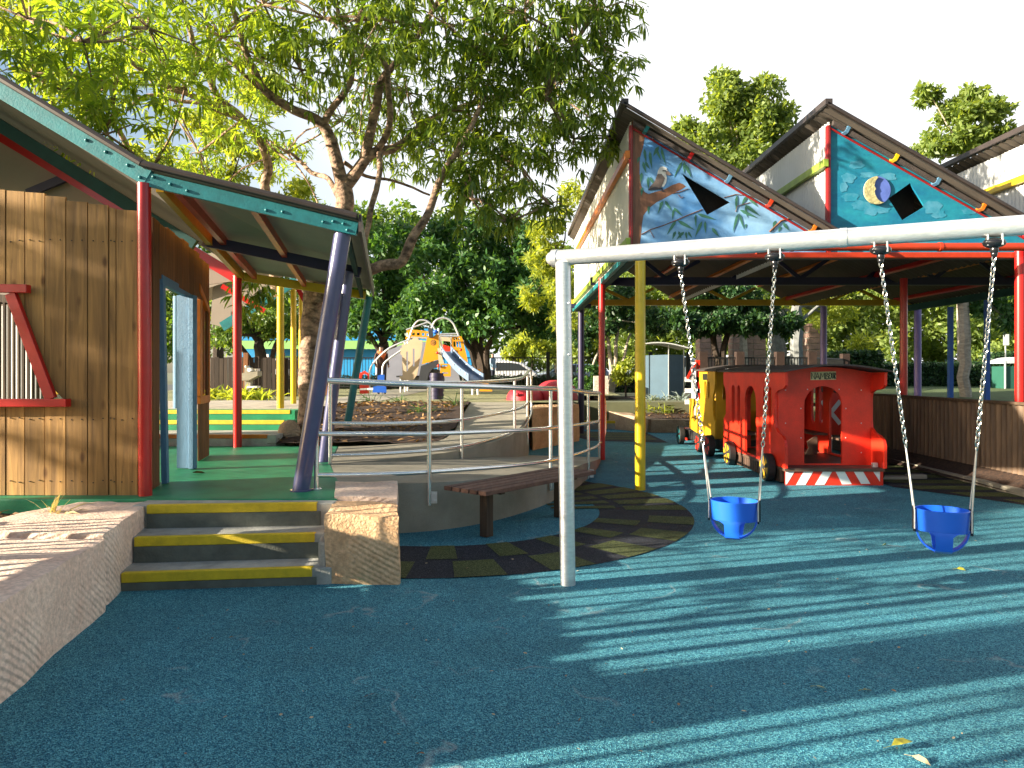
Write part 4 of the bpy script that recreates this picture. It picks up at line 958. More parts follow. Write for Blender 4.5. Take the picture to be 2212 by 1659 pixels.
def link_chain(mb, a, b, pitch=.0285):
    a = Vector(a); b = Vector(b); L_ = (b-a).length; n_ = int(L_/pitch); d_ = (b-a)/L_
    u = d_.cross(Vector((0, 1, 0))).normalized(); w = d_.cross(u).normalized()
    for i in range(n_):
        c = a+d_*(L_*(i+.5)/n_); s_ = (u if i % 2 == 0 else w); s_ = (s_+(w if i % 2 == 0 else u)*random.uniform(-.25, .25)).normalized()
        pts = []
        for q in range(10):
            t = 2*math.pi*q/10; pts.append(c+s_*.0105*math.cos(t)+d_*.0205*math.sin(t))
        mb.tube(pts, .0036, 6, closed=True)
def bucket_swing(label, hx, sx, sy_top, sy_bot, Y, wpx):
    c = V(sx, sy_top, Y); zt = c.z; zb = V(sx, sy_bot, Y).z; R_ = wpx/F*Y/2; H = zt-zb
    root = empty('bucket_swing', (c.x, Y, zb), label, 'swing', 'blue bucket swings')
    n_ = 40; band_h = H*.50
    # band (seat shell)
    e1_ = sd; e2_ = pd
    def rim(t, z, k=1.0): return Vector((c.x, Y, z))+e1_*R_*k*math.cos(t)+e2_*R_*.82*k*math.sin(t)
    mb = MB(); vs = []; fs = []
    prof = [(1.0, 0), (1.035, .004), (1.03, band_h*.15), (.985, band_h*.8), (.975, band_h), (.945, band_h), (.955, band_h*.8), (.99, band_h*.15), (.985, .002)]
    for k, dz_ in prof:
        for q in range(n_): vs.append(rim(2*math.pi*q/n_, zt-dz_, k))
    m_ = len(prof)
    for j in range(m_):
        j2 = (j+1) % m_
        for q in range(n_): q2 = (q+1) % n_; fs.append((j*n_+q, j*n_+q2, j2*n_+q2, j2*n_+q))
    mb.add(vs, fs)
    # centre strip going under from front to back, flaring into the band (T shape)
    cenb = Vector((c.x, Y, 0)); hh = H-band_h
    th = [(.795, -.05, .085), (.80, .04, .062), (.80, .14, .048), (.79, .45, .046), (.66, .82, .046), (.35, .97, .046), (0, 1, .046), (-.35, .97, .046), (-.66, .82, .046), (-.79, .45, .05), (-.80, .14, .07), (-.80, .04, .1), (-.795, -.05, .13)]
    vs = []
    for q, (ye, zf_, wv) in enumerate(th):
        p = cenb+e2_*R_*ye; p.z = zt-band_h-hh*zf_
        w_ = wv*R_/.15
        vs += [p-e1_*w_, p+e1_*w_, p+e1_*w_+(Vector((0, 0, .012)) if abs(ye) < .5 else -e2_*.012*(1 if ye > 0 else -1)), p-e1_*w_+(Vector((0, 0, .012)) if abs(ye) < .5 else -e2_*.012*(1 if ye > 0 else -1))]
    fs = []
    for q in range(12):
        for e in range(4): fs.append((q*4+e, q*4+(e+1) % 4, q*4+4+(e+1) % 4, q*4+4+e))
    mb.add(vs, fs)
    # side loops from the band down to the strip
    for f in (-1, 1):
        pts = []
        for q in range(13):
            t = math.pi*q/12*.5
            p = Vector((c.x, Y, 0))+e1_*f*R_*.955*math.cos(t); p.z = zt-band_h*.9-(H-band_h*.9)*math.sin(t)*.97; pts.append(p)
        for q in range(12):
            dd = (pts[q+1]-pts[q]); mb.beam(pts[q], pts[q]+dd*1.08, .05, .010, side=tuple(e2_))
    sb = mb.build('bucket', M['blueplastic'], root, smooth=True)
    for s_, hxx in zip((-1, 1), hx):
        h = hang(hxx); ch_t = h-Vector((0, 0, .16))
        at_ = Vector((c.x, Y, zt+.0))+e1_*s_*R_*1.04
        kn = at_.lerp(ch_t, .30 if s_ < 0 else .30); kn = at_+(ch_t-at_)*(.24)
        mb = MB(); link_chain(mb, ch_t, kn); mb.build('chain', M['chain'], root, smooth=True)
        mb = MB()
        for f in (-1, 1): mb.tube([kn, at_+e2_*.045*f-Vector((0, 0, .01)), at_+e2_*.045*f-Vector((0, 0, band_h*.95))], .005, 6)
        mb.build('strap', M['beltgrey'], root, smooth=True)
        mb = MB()
        for f in (-1, 1): mb.box(*(lambda q: (q.x-.004, q.x+.004, q.y-.008, q.y+.008, zt-band_h-.01, zt+.003))(at_+e2_*.04*f))
        mb.build('side_clip', M['blackplastic'], root)
        # hanger: black pivot housing with two steel U straps over the beam
        mb = MB()
        mb.ball(h-Vector((0, 0, .088)), .062, .05, .030, 8); mb.ball(h-Vector((0, 0, .125)), .022, .022, .03, 6); mb.ball(h-Vector((0, 0, .150)), .017, .017, .02, 6)
        hg = mb.build('hanger', M['blackplastic'], root, smooth=True)
        mb = MB()
        for f in (-1, 1):
            cc = h+sd*.034*f
            for g_ in (-1, 1): mb.tube([cc+pd*.03*g_+Vector((0, 0, -.040)), cc+pd*.034*g_+Vector((0, 0, -.105))], .0055, 6)
        mb.build('u_bolt', M['galv'], hg, smooth=True)
bucket_swing('blue plastic bucket swing on chains, the one nearer the steel post', (1470, 1674), 1586, 1080, 1163, 4.63, 98)
bucket_swing('blue plastic bucket swing on chains, the one nearer the right edge of the photo', (1903, 2147), 2035, 1099, 1193, 4.13, 102)

# ================================================================ TRAIN
tc_ = empty('train_carriage', (4.25, 10.8, 0), 'red wooden play train carriage with a cream name board and striped buffer board', 'play train')
XL, XR_ = 3.60, 4.90
def arch(y0, y1, zb, zt, n=12):
    r = (y1-y0)/2; c = (y0+y1)/2; zs = zt-r
    return [(y0, zb), (y1, zb)]+[(c+r*math.cos(a), zs+r*math.sin(a)) for a in [math.pi*q/n for q in range(n+1)]]
def slot(y0, y1, zb, zt):
    r = (y1-y0)/2; c = (y0+y1)/2
    return [(c+r*math.cos(a), zb+r*2+r*2*math.sin(a)) for a in [math.pi+math.pi*q/8 for q in range(9)]]+[(c+r*math.cos(a), zt-r+r*math.sin(a)) for a in [math.pi*q/8 for q in range(9)]]
def brk(z0, z1): pass
side_out = [(12.2, .23), (9.44, .23), (9.44, .52), (9.47, .60), (9.56, .65), (9.70, .68), (9.79, .74), (9.81, .84), (9.81, 1.14), (9.79, 1.21), (9.70, 1.25), (9.52, 1.27), (9.44, 1.32), (9.43, 1.49), (12.2, 1.49), (12.2, 1.29), (12.1, 1.22), (12.06, 1.1), (12.06, .8), (12.2, .70)]
holes = [arch(10.57, 11.08, .26, 1.29), slot(11.31, 11.45, .66, 1.29), slot(11.59, 11.74, .66, 1.29), slot(10.14, 10.27, .66, 1.29), slot(9.94, 10.05, .66, 1.29)]
for x in (XL, XR_):
    mb = MB(); mb.plate(side_out, holes, .035, lambda u, v, w, x=x: (x+w, u, v)); mb.build('side_panel', M['redbright'], tc_, bevel=.003)
def endwall(Y, name='end_wall'):
    n_ = 12; top = [(lerp(XR_-.02, XL+.02, q/n_), 1.49+.075*math.sin(math.pi*q/n_)) for q in range(n_+1)]
    mb = MB(); mb.plate([(XL+.02, .23), (XR_-.02, .23)]+top, [arch(3.975, 4.49, .25, 1.305)], .035, lambda u, v, w: (u, Y+w, v)); return mb.build(name, M['redbright'], tc_)
ew = endwall(9.81); endwall(12.0)
for x, z in ((3.72, .4), (3.72, .8), (3.72, 1.25), (3.93, 1.0), (3.93, .6), (4.54, .6), (4.54, 1.0), (4.75, 1.25), (4.75, .8), (4.75, .4), (4.02, 1.26), (4.45, 1.26)): mb = MB(); mb.ball((x, 9.79, z), .009, .006, .009, 4); mb.build('bolt', M['galv'], ew)
# curved head board above the platform under the roof edge
# roof
mb = MB(); n_ = 14; vs = []
for y in (9.36, 12.42):
    for z_ in (0, .022):
        for q in range(n_+1): vs.append((lerp(XL-.05, XR_+.05, q/n_), y, 1.495+.085*math.sin(math.pi*q/n_)+z_))
k = n_+1; fs = []
for q in range(n_): fs += [(q, q+1, 2*k+q+1, 2*k+q), (k+q, 3*k+q, 3*k+q+1, k+q+1), (q, k+q, k+q+1, q+1), (2*k+q, 2*k+q+1, 3*k+q+1, 3*k+q)]
fs += [(0, 2*k, 3*k, k), (n_, k+n_, 3*k+n_, 2*k+n_)]
mb.add(vs, fs); mb.build('roof', M['trainroof'], tc_)
mb = MB(); mb.box(XL-.01, XR_+.01, 9.47, 12.25, .185, .228); mb.build('floor', M['trainfloor'], tc_, bevel=.004)
mb = MB(); mb.box(XL+.06, XR_-.06, 9.6, 12.2, .0, .184); mb.build('base', M['tyre'], tc_)
mb = MB()
for q in range(26): y = 9.66+q*.1; mb.box(XL+.0, XL+.055, y, y+.078, .02, .183); mb.box(XR_-.055, XR_, y, y+.078, .02, .183)
mb.build('base_slats', M['brownslat'], tc_, bevel=.003)
# striped buffer board
mb = MB(); mb.box(XL+.015, XR_+.0, 9.50, 9.54, .0, .205); bb = mb.build('buffer_board', M['redbright'], tc_, bevel=.003)
c6 = cv(2600, 1350, 2.212); mb = MB()
for q in (((1200, 1172), (1288, 1172), (1212, 1298), (1200, 1300)), ((1370, 1170), (1455, 1168), (1375, 1305), (1292, 1306)), ((1540, 1168), (1622, 1168), (1545, 1302), (1460, 1304)), ((1632, 1166), (1712, 1165), (1785, 1298), (1700, 1300)), ((1790, 1163), (1872, 1163), (1950, 1295), (1868, 1296)), ((1960, 1162), (2036, 1161), (2034, 1275))):
    mb.prism([V(*c6(*p), 9.496) for p in q], (0, .002, 0))
mb.build('white_stripes', M['white'], bb)
# name board with lettering
mb = MB(); mb.prism([V(*c6(*p), 9.785) for p in ((1422, 305), (1646, 300), (1646, 372), (1422, 377))], (0, .006, 0)); nb = mb.build('name_board', M['signcream'], tc_)
mb = MB()
def stroke(pts): mb.tube([V(*c6(*p), 9.782) for p in pts], .006, 5)
stroke([(1432, 368), (1428, 312), (1456, 366), (1462, 310)])
stroke([(1462, 370), (1482, 312), (1500, 370)]); stroke([(1470, 350), (1494, 349)])
stroke([(1506, 370), (1512, 314), (1527, 350), (1542, 312), (1546, 368)])
stroke([(1556, 368), (1556, 312), (1572, 315), (1574, 330), (1557, 338), (1580, 346), (1578, 364), (1556, 368)])
stroke([(1590, 340+0)]+[(1594+13*math.cos(a), 338+26*math.sin(a)) for a in [math.pi+2*math.pi*q/12 for q in range(13)]][1:])
stroke([(1612, 310), (1611, 350), (1617, 364), (1624, 350), (1625, 310)])
stroke([(1631, 368), (1631, 312), (1641, 314), (1643, 330), (1632, 338), (1645, 366)])
mb.build('name_lettering', M['ink'], nb)
# benches inside, brackets
for x in (XL+.02, XR_-.24):
    mb = MB(); mb.box(x, x+.22, 9.9, 10.5, .52, .55); mb.box(x, x+.22, 11.12, 11.95, .52, .55); mb.build('bench_seat', M['trainfloor'], tc_)
mb = MB(); mb.plate([(.0, 0), (.18, 0), (.13, .1), (.15, .2), (.05, .27), (0, .28)], [], .03, lambda u, v, w: (4.66-u, 11.0+w, .235+v)); mb.build('seat_bracket', M['trainfloor'], tc_)
mb = MB(); mb.box(4.79, 4.86, 9.56, 9.60, .23, .29); mb.build('latch', M['galv'], tc_)
def wheel(cx_, cy_, r, parent, mt, nm='wheel'):
    mb = MB(); mb.tube([(cx_-.05, cy_, r), (cx_+.055, cy_, r)], r, 28); w_ = mb.build(nm, M['tyre'], parent, bevel=.012)
    mb = MB()
    for q in range(6):
        a = math.pi/3*q+.25; pts = [(cx_-.054, cy_+r*.16*math.cos(a), r+r*.16*math.sin(a))]
        for s_ in (-.30, -.15, 0, .15, .30): pts.append((cx_-.054, cy_+r*.82*math.cos(a+s_*1.05), r+r*.82*math.sin(a+s_*1.05)))
        mb.prism(pts, (.003, 0, 0))
    mb.build('spokes', mt, w_)
wheel(3.51, 9.90, .19, tc_, M['trainyellow']); wheel(3.51, 11.62, .19, tc_, M['trainyellow'])
wheel(4.99, 9.90, .19, tc_, M['trainyellow']); wheel(4.99, 11.62, .19, tc_, M['trainyellow'])
# locomotive
lo = empty('train_engine', (4.25, 13.9, 0), 'yellow wooden play train engine coupled in front of the red carriage', 'play train')
eo = [(12.78, .30), (12.78, .62), (12.86, .70), (12.92, .82), (12.92, 1.05), (12.84, 1.16), (12.78, 1.28), (12.78, 1.50), (13.85, 1.52), (13.85, 1.30), (13.78, 1.2), (13.76, 1.0), (13.85, .96), (14.62, .96), (14.62, .36), (13.9, .30)]
for x in (XL+.02, XR_-.02):
    hl = [[(14.22+.17*math.cos(a), .68+.17*math.sin(a)) for a in [2*math.pi*q/20 for q in range(20)]], slot(13.36, 13.5, 1.0, 1.33), slot(13.12, 13.24, 1.0, 1.33)]
    mb = MB(); mb.plate(eo, hl, .035, lambda u, v, w, x=x: (x+w, u, v)); mb.build('side_panel', M['trainyellow'], lo, bevel=.003)
mb = MB(); mb.plate([(XL+.04, .3), (XR_-.04, .3), (XR_-.04, 1.50), (XL+.04, 1.50)], [arch(3.75, 4.05, .95, 1.3), arch(4.45, 4.75, .95, 1.3), arch(4.0, 4.5, .34, .72)], .03, lambda u, v, w: (u, 13.84+w, v)); mb.build('cab_front', M['trainyellow'], lo)
mb = MB(); mb.plate([(XL+.04, .3), (XL+.3, .3), (XL+.3, .8), (XR_-.3, .8), (XR_-.3, .3), (XR_-.04, .3), (XR_-.04, 1.50), (XL+.04, 1.50)], [arch(3.75, 4.05, 1.0, 1.3), arch(4.45, 4.75, 1.0, 1.3)], .03, lambda u, v, w: (u, 12.85+w, v)); mb.build('cab_rear', M['trainyellow'], lo)
mb = MB(); vs = []
for y in (12.5, 14.0):
    for z_ in (0, .022):
        for q in range(n_+1): vs.append((lerp(XL-.06, XR_+.06, q/n_), y, 1.515+.09*math.sin(math.pi*q/n_)+z_))
mb.add(vs, fs); mb.build('roof', M['trainroof'], lo)
mb = MB(); mb.tube([(4.25, 13.86, .74), (4.25, 14.85, .74)], .33, 24); bo = mb.build('boiler', M['trainyellow'], lo, smooth=True)
mb = MB(); mb.tube([(4.25, 14.5, 1.0), (4.25, 14.5, 1.42)], [.09, .12], 16); mb.build('funnel', M['tyre'], lo, smooth=True)
mb = MB(); mb.box(XL+.04, XR_-.04, 12.6, 15.2, .12, .30); mb.build('base', M['tyre'], lo, bevel=.01)
mb = MB(); mb.prism([(XL+.1, 15.2, .05), (XR_-.1, 15.2, .05), (XR_-.1, 15.2, .3), (XL+.1, 15.2, .3)], (0, .3, 0)); mb.build('cow_catcher', M['redbright'], lo)
for y, mt, r in ((12.75, M['redbright'], .19), (13.42, M['redbright'], .17), (14.95, M['teal'], .19)): wheel(3.50, y, r, lo, mt); wheel(5.0, y, r, lo, mt)
mb = MB(); mb.prism([V(*c6(*p), 12.70) for p in ((466, 322), (508, 320), (508, 376), (466, 378))], (0, .01, 0)); mb.build('small_plate', M['signcream'], lo)
mb = MB(); mb.ball((4.2, 13.72, 1.06), .07, .05, .10, 8); mb.ball((4.2, 13.70, 1.19), .04, .04, .04, 6); mb.build('bell', M['tyre'], lo, smooth=True)
# crossing sign behind the carriage
cs = empty('crossing_sign', (5.85, 13.1, 0), 'red play crossing signal with black lamps and a white cross behind the carriage', 'sign')
xc = 5.80
mb = MB(); mb.box(xc-.2, xc+.2, 13.1, 13.13, .35, 1.42); b_ = mb.build('board', M['redbright'], cs, bevel=.01)
mb = MB(); mb.box(xc-.04, xc+.04, 13.135, 13.2, -.02, 1.3); mb.build('post', M['white'], cs)
for s_ in (-1, 1):
    mb = MB(); mb.tube([(xc+.105*s_, 13.085, 1.2), (xc+.105*s_, 13.099, 1.2)], .088, 20); mb.build('lamp', M['blackplastic'], b_, smooth=True)
mb = MB(); mb.beam((xc-.17, 13.095, .97), (xc+.17, 13.095, .55), .006, .075, side=(0, 1, 0)); mb.beam((xc+.17, 13.088, .97), (xc-.17, 13.088, .55), .006, .075, side=(0, 1, 0)); mb.build('cross', M['white'], b_)
# brick-like white blocks near fence
o = MB(); o.box(5.05, 5.5, 9.98, 10.12, 0, .045); o.box(5.55, 5.8, 10.05, 10.18, 0, .06)
o = o.build('kerb', M['concrete'], org=(5.3, 10, 0), bevel=.01); tag(o, 'short pale concrete kerb end beside the train', 'kerb', kind='structure')
# ================================================================ CLIMBING SLIDE TOWER
c7 = cv(1350, 1150, 2.9493)
def P7(x, y, Y): return V(*c7(x, y), Y)
sl_ = empty('climbing_slide', tuple(P7(1050, 1180, 20.8)), 'climbing tower with a blue grey slide, orange and beige boards and arched steel hoops', 'slide')
def board(nm, pts, Y, mt, hs=(), th=.03, parent=None, lab=None):
    q = [P7(*p, Y) for p in pts]; mb = MB(); mb.plate([(p.x, p.z) for p in q], [[(P7(*p, Y).x, P7(*p, Y).z) for p in h] for h in hs], th, lambda u, v, w: (u, Y+w, v)); return mb.build(nm, mt, parent or sl_)
def rect(x0, y0, x1, y1): return [(x0, y0), (x1, y0), (x1, y1), (x0, y1)]
board('grey_board', [(590, 745), (745, 680), (1040, 640), (1040, 1095), (575, 1095)], 21.6, M['greybox'])
board('castle_board', [(742, 1095), (735, 1050), (768, 1040), (762, 800), (745, 790), (738, 722), (765, 705), (757, 680), (785, 658), (800, 680), (835, 650), (835, 622), (880, 610), (905, 588), (940, 590), (962, 622), (1003, 622), (1000, 700), (940, 1030), (890, 1095)], 20.7, M['beigeboard'], [rect(812, 755, 832, 985), rect(888, 720, 910, 930)])
t1 = board('tower_board', [(995, 905), (1058, 585), (1080, 568), (1130, 580), (1170, 545), (1195, 560), (1192, 850)], 20.5, M['orangeboard'])
mb = MB()
for r_, mt in ((32, 0), (24, 1), (17, 0), (10, 1), (5, 0)):
    mb.prism([P7(1130+r_*math.cos(a), 650+r_*1.05*math.sin(a), 20.48-(32-r_)*.0004) for a in [2*math.pi*q/20 for q in range(20)]], (0, .004, 0), mt)
mb.build('round_emblem', [M['darkboard'], M['orangeboard']], t1)
board('curved_brace', [(955, 1095), (985, 925), (1100, 885), (1192, 852), (1192, 940), (1120, 960), (1080, 1010), (1060, 1095)], 20.44, M['darkboard'])
board('round_brace', [(1095+110*math.cos(a)+60, 1100+140*math.sin(a)) for a in [math.pi+math.pi*q/12 for q in range(13)]], 20.5, M['darkboard'], [[(1160+65*math.cos(a), 1098+75*math.sin(a)) for a in [math.pi+math.pi*q/10 for q in range(11)]]])
board('bridge_board', [(800, 612), (805, 582), (830, 580), (828, 540), (815, 530), (818, 505), (850, 500), (858, 478), (875, 498), (980, 505), (1085, 520), (1088, 585), (900, 590)], 22.3, M['orangeboard'], [rect(880, 532, 912, 565), rect(938, 532, 970, 565), rect(996, 536, 1026, 568), rect(1050, 542, 1074, 570)])
board('window_tower', [(1338, 745), (1350, 590), (1352, 572), (1385, 580), (1420, 572), (1462, 578), (1480, 620), (1535, 860), (1537, 960), (1400, 870)], 21.0, M['orangeboard'], [rect(1368, 592, 1388, 622), rect(1396, 590, 1414, 618), rect(1422, 594, 1440, 620), [(1366, 635), (1390, 635), (1394, 700), (1368, 700)], [(1400, 637), (1422, 637), (1428, 704), (1404, 702)], [(1432, 638), (1448, 640), (1462, 712), (1438, 708)]])
board('beige_board', [(1180, 715), (1215, 715), (1215, 760), (1260, 900), (1195, 900)], 20.3, M['beigeboard'])
board('beige_board', [(1195, 580), (1340, 590), (1340, 640), (1195, 625)], 21.8, M['beigeboard'])
board('red_board', [(1210, 660), (1330, 700), (1330, 835), (1250, 800)], 21.7, M['redbright'])
t2 = board('step_board', rect(1212, 900, 1336, 1048), 20.3, M['orangeboard'], [rect(1232, 915, 1300, 930), rect(1238, 1000, 1306, 1018)])
board('grey_board', [(1205, 1048), (1230, 1048), (1330, 900), (1400, 900), (1450, 1110), (1205, 1110)], 20.9, M['greybox'])
mb = MB(); mb.tube([P7(800, 1230, 21), P7(800, 640, 21)], .04, 8); mb.build('post', M['galv'], sl_, smooth=True)
for x, y0, y1, Y in ((1190, 1200, 480, 20.9), (1345, 1190, 560, 21.2), (1085, 1160, 500, 21.0), (1480, 1200, 620, 22), (830, 1220, 500, 22.4), (745, 1240, 1080, 20.6)):
    mb = MB(); mb.tube([P7(x, y0, Y), P7(x, y1, Y)], .035, 8); mb.build('post', M['galv'], sl_, smooth=True)
for pts, Y in (([(835, 622), (870, 520), (905, 440), (960, 390), (1040, 390), (1110, 440), (1165, 520), (1195, 600)], 20.9), ([(1103, 497), (1140, 410), (1200, 366), (1290, 366), (1360, 420), (1400, 500), (1430, 572)], 20.9),
               ([(380, 1240), (380, 985), (450, 860), (600, 722), (780, 640), (850, 622)], 20.4), ([(530, 1260), (530, 1000), (545, 905), (620, 832), (745, 745)], 20.0),
               ([(1190, 552), (1430, 545)], 21.5), ([(1190, 572), (1430, 575)], 20.8), ([(870, 590), (1050, 600)], 20.8), ([(810, 500), (1060, 412)], 21.8), ([(1205, 560), (1225, 660), (1255, 790)], 20.6)):
    mb = MB(); mb.tube(spl([tuple(P7(*p, Y)) for p in pts], 4) if len(pts) > 2 else [P7(*p, Y) for p in pts], .026, 8); mb.build('steel_hoop' if len(pts) > 5 else 'rail', M['galv'], sl_, smooth=True)
# slide chute: floor + raised sides
a0, a1 = P7(1215, 752, 20.4), P7(1340, 752, 20.6); b0, b1 = P7(1545, 1090, 18.9), P7(1730, 1090, 19.1); vs = []
n_ = 10
for q in range(n_+1):
    t = q/n_; l = a0.lerp(b0, t); r = a1.lerp(b1, t); sag = Vector((0, 0, -.10*math.sin(math.pi*t)*.8)); u = Vector((0, 0, .16))
    w = (r-l)*.06
    vs += [l+sag+u, l+w+sag+u, l+w+sag, r-w+sag, r-w+sag+u, r+sag+u, r+sag-Vector((0, 0, .04)), l+sag-Vector((0, 0, .04))]
fs = []
for q in range(n_):
    for e in range(8): fs.append((q*8+e, q*8+(e+1) % 8, q*8+8+(e+1) % 8, q*8+8+e))
fs += [tuple(range(8)), tuple(range(n_*8, n_*8+8))]
mb = MB(); mb.add(vs, fs); ch_ = mb.build('slide_chute', M['slidegrey'], sl_, smooth=True)
for t in (.1, .3, .5, .7, .9):
    for A_, B_ in ((a0, b0), (a1, b1)): p = A_.lerp(B_, t); mb = MB(); mb.ball(p+Vector((0, -.02, .1-.08*math.sin(math.pi*t))), .03, .03, .03, 5); mb.build('bolt', M['white'], ch_, smooth=True)
for x in (1600, 1650):
    mb = MB(); mb.tube([P7(x, 1090, 19.1), P7(x-8 if x == 1600 else x+8, 1265, 19.1)], .03, 8); mb.build('leg', M['white'], sl_, smooth=True)
mb = MB(); mb.ball(P7(1160, 525, 20.9), .09, .09, .06, 8); mb.build('telescope', M['bluepost'], sl_, smooth=True)
mb = MB(); mb.beam(P7(1105, 590, 20.45), P7(1095, 480, 20.45), .1, .12); mb.build('periscope', M['darkboard'], sl_)
mb = MB(); mb.box(P7(700, 0, 21).x, P7(1340, 0, 21).x, 20.9, 22.2, P7(0, 1060, 21).z, P7(0, 1040, 21).z); mb.build('platform', M['darkboard'], sl_)
for p in ((1175, 770), (1190, 925), (1455, 735)): mb = MB(); mb.ball(P7(*p, 20.25), .04, .03, .04, 6); mb.build('red_knob', M['redbright'], sl_, smooth=True)
b_ = board('arch_board', [(262, 1255), (262, 1080), (252, 1070), (258, 1005), (290, 1000), (318, 980), (345, 1000), (372, 1012), (376, 1250)], 19.6, M['redbright'], [[(288, 1100)]+[(322+36*math.cos(a), 1060+40*math.sin(a)) for a in [math.pi+math.pi*q/8 for q in range(9)]]+[(358, 1100)]])
board('seat_board', [(415, 1238), (422, 1170), (470, 1160), (475, 1040), (515, 1025), (555, 1030), (548, 1160), (575, 1170), (578, 1240)], 19.3, M['bluepost'])
mb = MB(); mb.beam(P7(270, 1200, 19.5), P7(430, 1195, 19.4), .04, .05); mb.build('cross_bar', M['white'], sl_)
# coil base post seen through rail
o = MB(); a = P7(1170, 1320, 17.0); a.z = .85; o.tube([a, a+Vector((0, 0, .62))], .16, 16)
for q in range(5): o.tube([a+Vector((0, 0, .08+q*.11)), a+Vector((0, 0, .12+q*.11))], .175, 16)
o = o.build('drum', M['dkpurple'], smooth=True, org=tuple(a)); tag(o, 'dark navy ribbed drum standing behind the handrail below the slide', 'play drum')
# orange rocker right of the slide
rk = MB(); p_ = [P7(x, y, 20) for x, y in ((1640, 1000), (1650, 965), (1685, 960), (1690, 1060), (1760, 1110), (1820, 1190), (1825, 1225), (1680, 1225), (1650, 1150))]; rk.prism(p_, (0, .05, 0))
o = rk.build('rocker', M['orangeboard'], org=(p_[0].x, 20, .85)); tag(o, 'orange board of a spring rocker right of the slide foot', 'spring rocker')
# red moulded mounds
rm = empty('moulded_animal', tuple(V(1170, 866, 16.6)), 'red moulded rubber crawling animal behind the curved ramp', 'play sculpture')
def crab(cx_, wpx, hpx, by, nm, Y=16.6):
    c = V(cx_, by, Y); w = wpx/F*Y/2; h = hpx/F*Y; mb = MB(); n1 = 16
    vs = []; fs = []
    for i in range(n1+1):
        th = math.pi/2*i/n1
        for k in range(28):
            a = 2*math.pi*k/28; s_ = math.sin(th)**.8; rr_ = 1+.06*math.sin(3*a+1); vs.append(c+Vector((w*s_*rr_*math.cos(a), .5*s_*rr_*math.sin(a), h*math.cos(th)**.8 if math.cos(th) > 0 else 0)))
    for i in range(n1):
        for k in range(28): k2 = (k+1) % 28; fs.append((i*28+k, (i+1)*28+k, (i+1)*28+k2, i*28+k2))
    mb.add(vs, fs); return mb.build(nm, M['redrubber'], rm, smooth=True)
crab(1132, 80, 30, 866, 'body'); crab(1200, 92, 42, 863, 'body', 17.0)
mb = MB(); mb.ball(V(1118, 852, 16.1), .045, .03, .045, 6); mb.build('eye', M['redrubber'], rm, smooth=True)

# ================================================================ PEOPLE (far, small)
def person(label, base, h, top_m, leg_m, hair_m, hood=None, face=-1.2):
    b = Vector(base)
    sk = bpy.data.meshes.new('person'); s = h/1.7
    J = [((0, 0, .92), .14), ((0, 0, 1.15), .13), ((0, 0, 1.38), .16), ((0, 0, 1.48), .06), ((0, .01, 1.56), .085), ((0, 0, 1.66), .08),
         ((-.18, 0, 1.38), .06), ((-.24, .02, 1.12), .045), ((-.20, -.12, .92), .035), ((.18, 0, 1.38), .06), ((.25, .0, 1.12), .045), ((.22, -.13, .92), .035),
         ((-.09, 0, .86), .09), ((-.11, -.03, .48), .06), ((-.12, .02, .07), .045), ((-.12, -.12, .04), .04), ((.09, 0, .86), .09), ((.12, .02, .48), .06), ((.13, .06, .07), .045), ((.13, -.08, .04), .04)]
    E = [(0, 1), (1, 2), (2, 3), (3, 4), (4, 5), (2, 6), (6, 7), (7, 8), (2, 9), (9, 10), (10, 11), (0, 12), (12, 13), (13, 14), (14, 15), (0, 16), (16, 17), (17, 18), (18, 19)]
    sk.from_pydata([Vector(j[0])*s for j in J], E, [])
    ob = bpy.data.objects.new('person', sk); C.objects.link(ob); m = ob.modifiers.new('s', 'SKIN'); ob.modifiers.new('u', 'SUBSURF').levels = 1
    lay = sk.skin_vertices[0].data if sk.skin_vertices else None
    if lay is None:
        bm = bmesh.new(); bm.from_mesh(sk); bm.verts.layers.skin.verify(); bm.to_mesh(sk); bm.free(); lay = sk.skin_vertices[0].data
    for i, j in enumerate(J): lay[i].radius = (j[1]*s, j[1]*s*.85)
    lay[0].use_root = True
    dg = bpy.context.evaluated_depsgraph_get(); dg.update(); me = bpy.data.meshes.new_from_object(ob.evaluated_get(dg)); bpy.data.objects.remove(ob)
    for mt in (M['skin'], top_m, leg_m, hair_m): me.materials.append(mt)
    for p in me.polygons:
        z = p.center.z/s; x = abs(p.center.x)/s
        p.material_index = 3 if (z > 1.60 or (z > 1.53 and p.center.y > .03*s)) else 0 if z > 1.45 else (0 if (z < 1.0 and x > .17) else 1 if z > .88 else 2)
        p.use_smooth = True
    o = bpy.data.objects.new('person', me); C.objects.link(o); o.location = b; o.rotation_euler = (0, 0, face); tag(o, label, 'person')
    if hood:
        mb = MB(); mb.tube([(.10*s*math.cos(a), .09*s*math.sin(a), 1.44*s+.02*s*math.sin(a)) for a in [2*math.pi*q/14 for q in range(14)]], .05*s, 6, closed=True)
        mb.prism([(-.14*s, -.15*s, 1.40*s), (.02*s, -.17*s, 1.2*s), (.13*s, -.15*s, 1.40*s)], (0, .02, 0))
        hm = bpy.data.meshes.new('hood'); hm.from_pydata(mb.v, [], mb.f); hm.materials.append(hood); ho = bpy.data.objects.new('hood', hm); C.objects.link(ho); ho.parent = o
        for p in hm.polygons: p.use_smooth = True
    return o
pz = P7(515, 1240, 20.6); person('child in a brown jacket with an orange hood standing behind the blue board', (pz.x, 20.6, .85), 1.42, M['jacket'], M['jeans'], M['hair'], M['scarf'], .6)
pz = P7(1832, 1000, 31); person('person in a pale blue shirt behind the black fence beside the parked car', (pz.x, 31, .72), 1.62, M['shirt'], M['jeans'], M['hair'], None, 1.2)

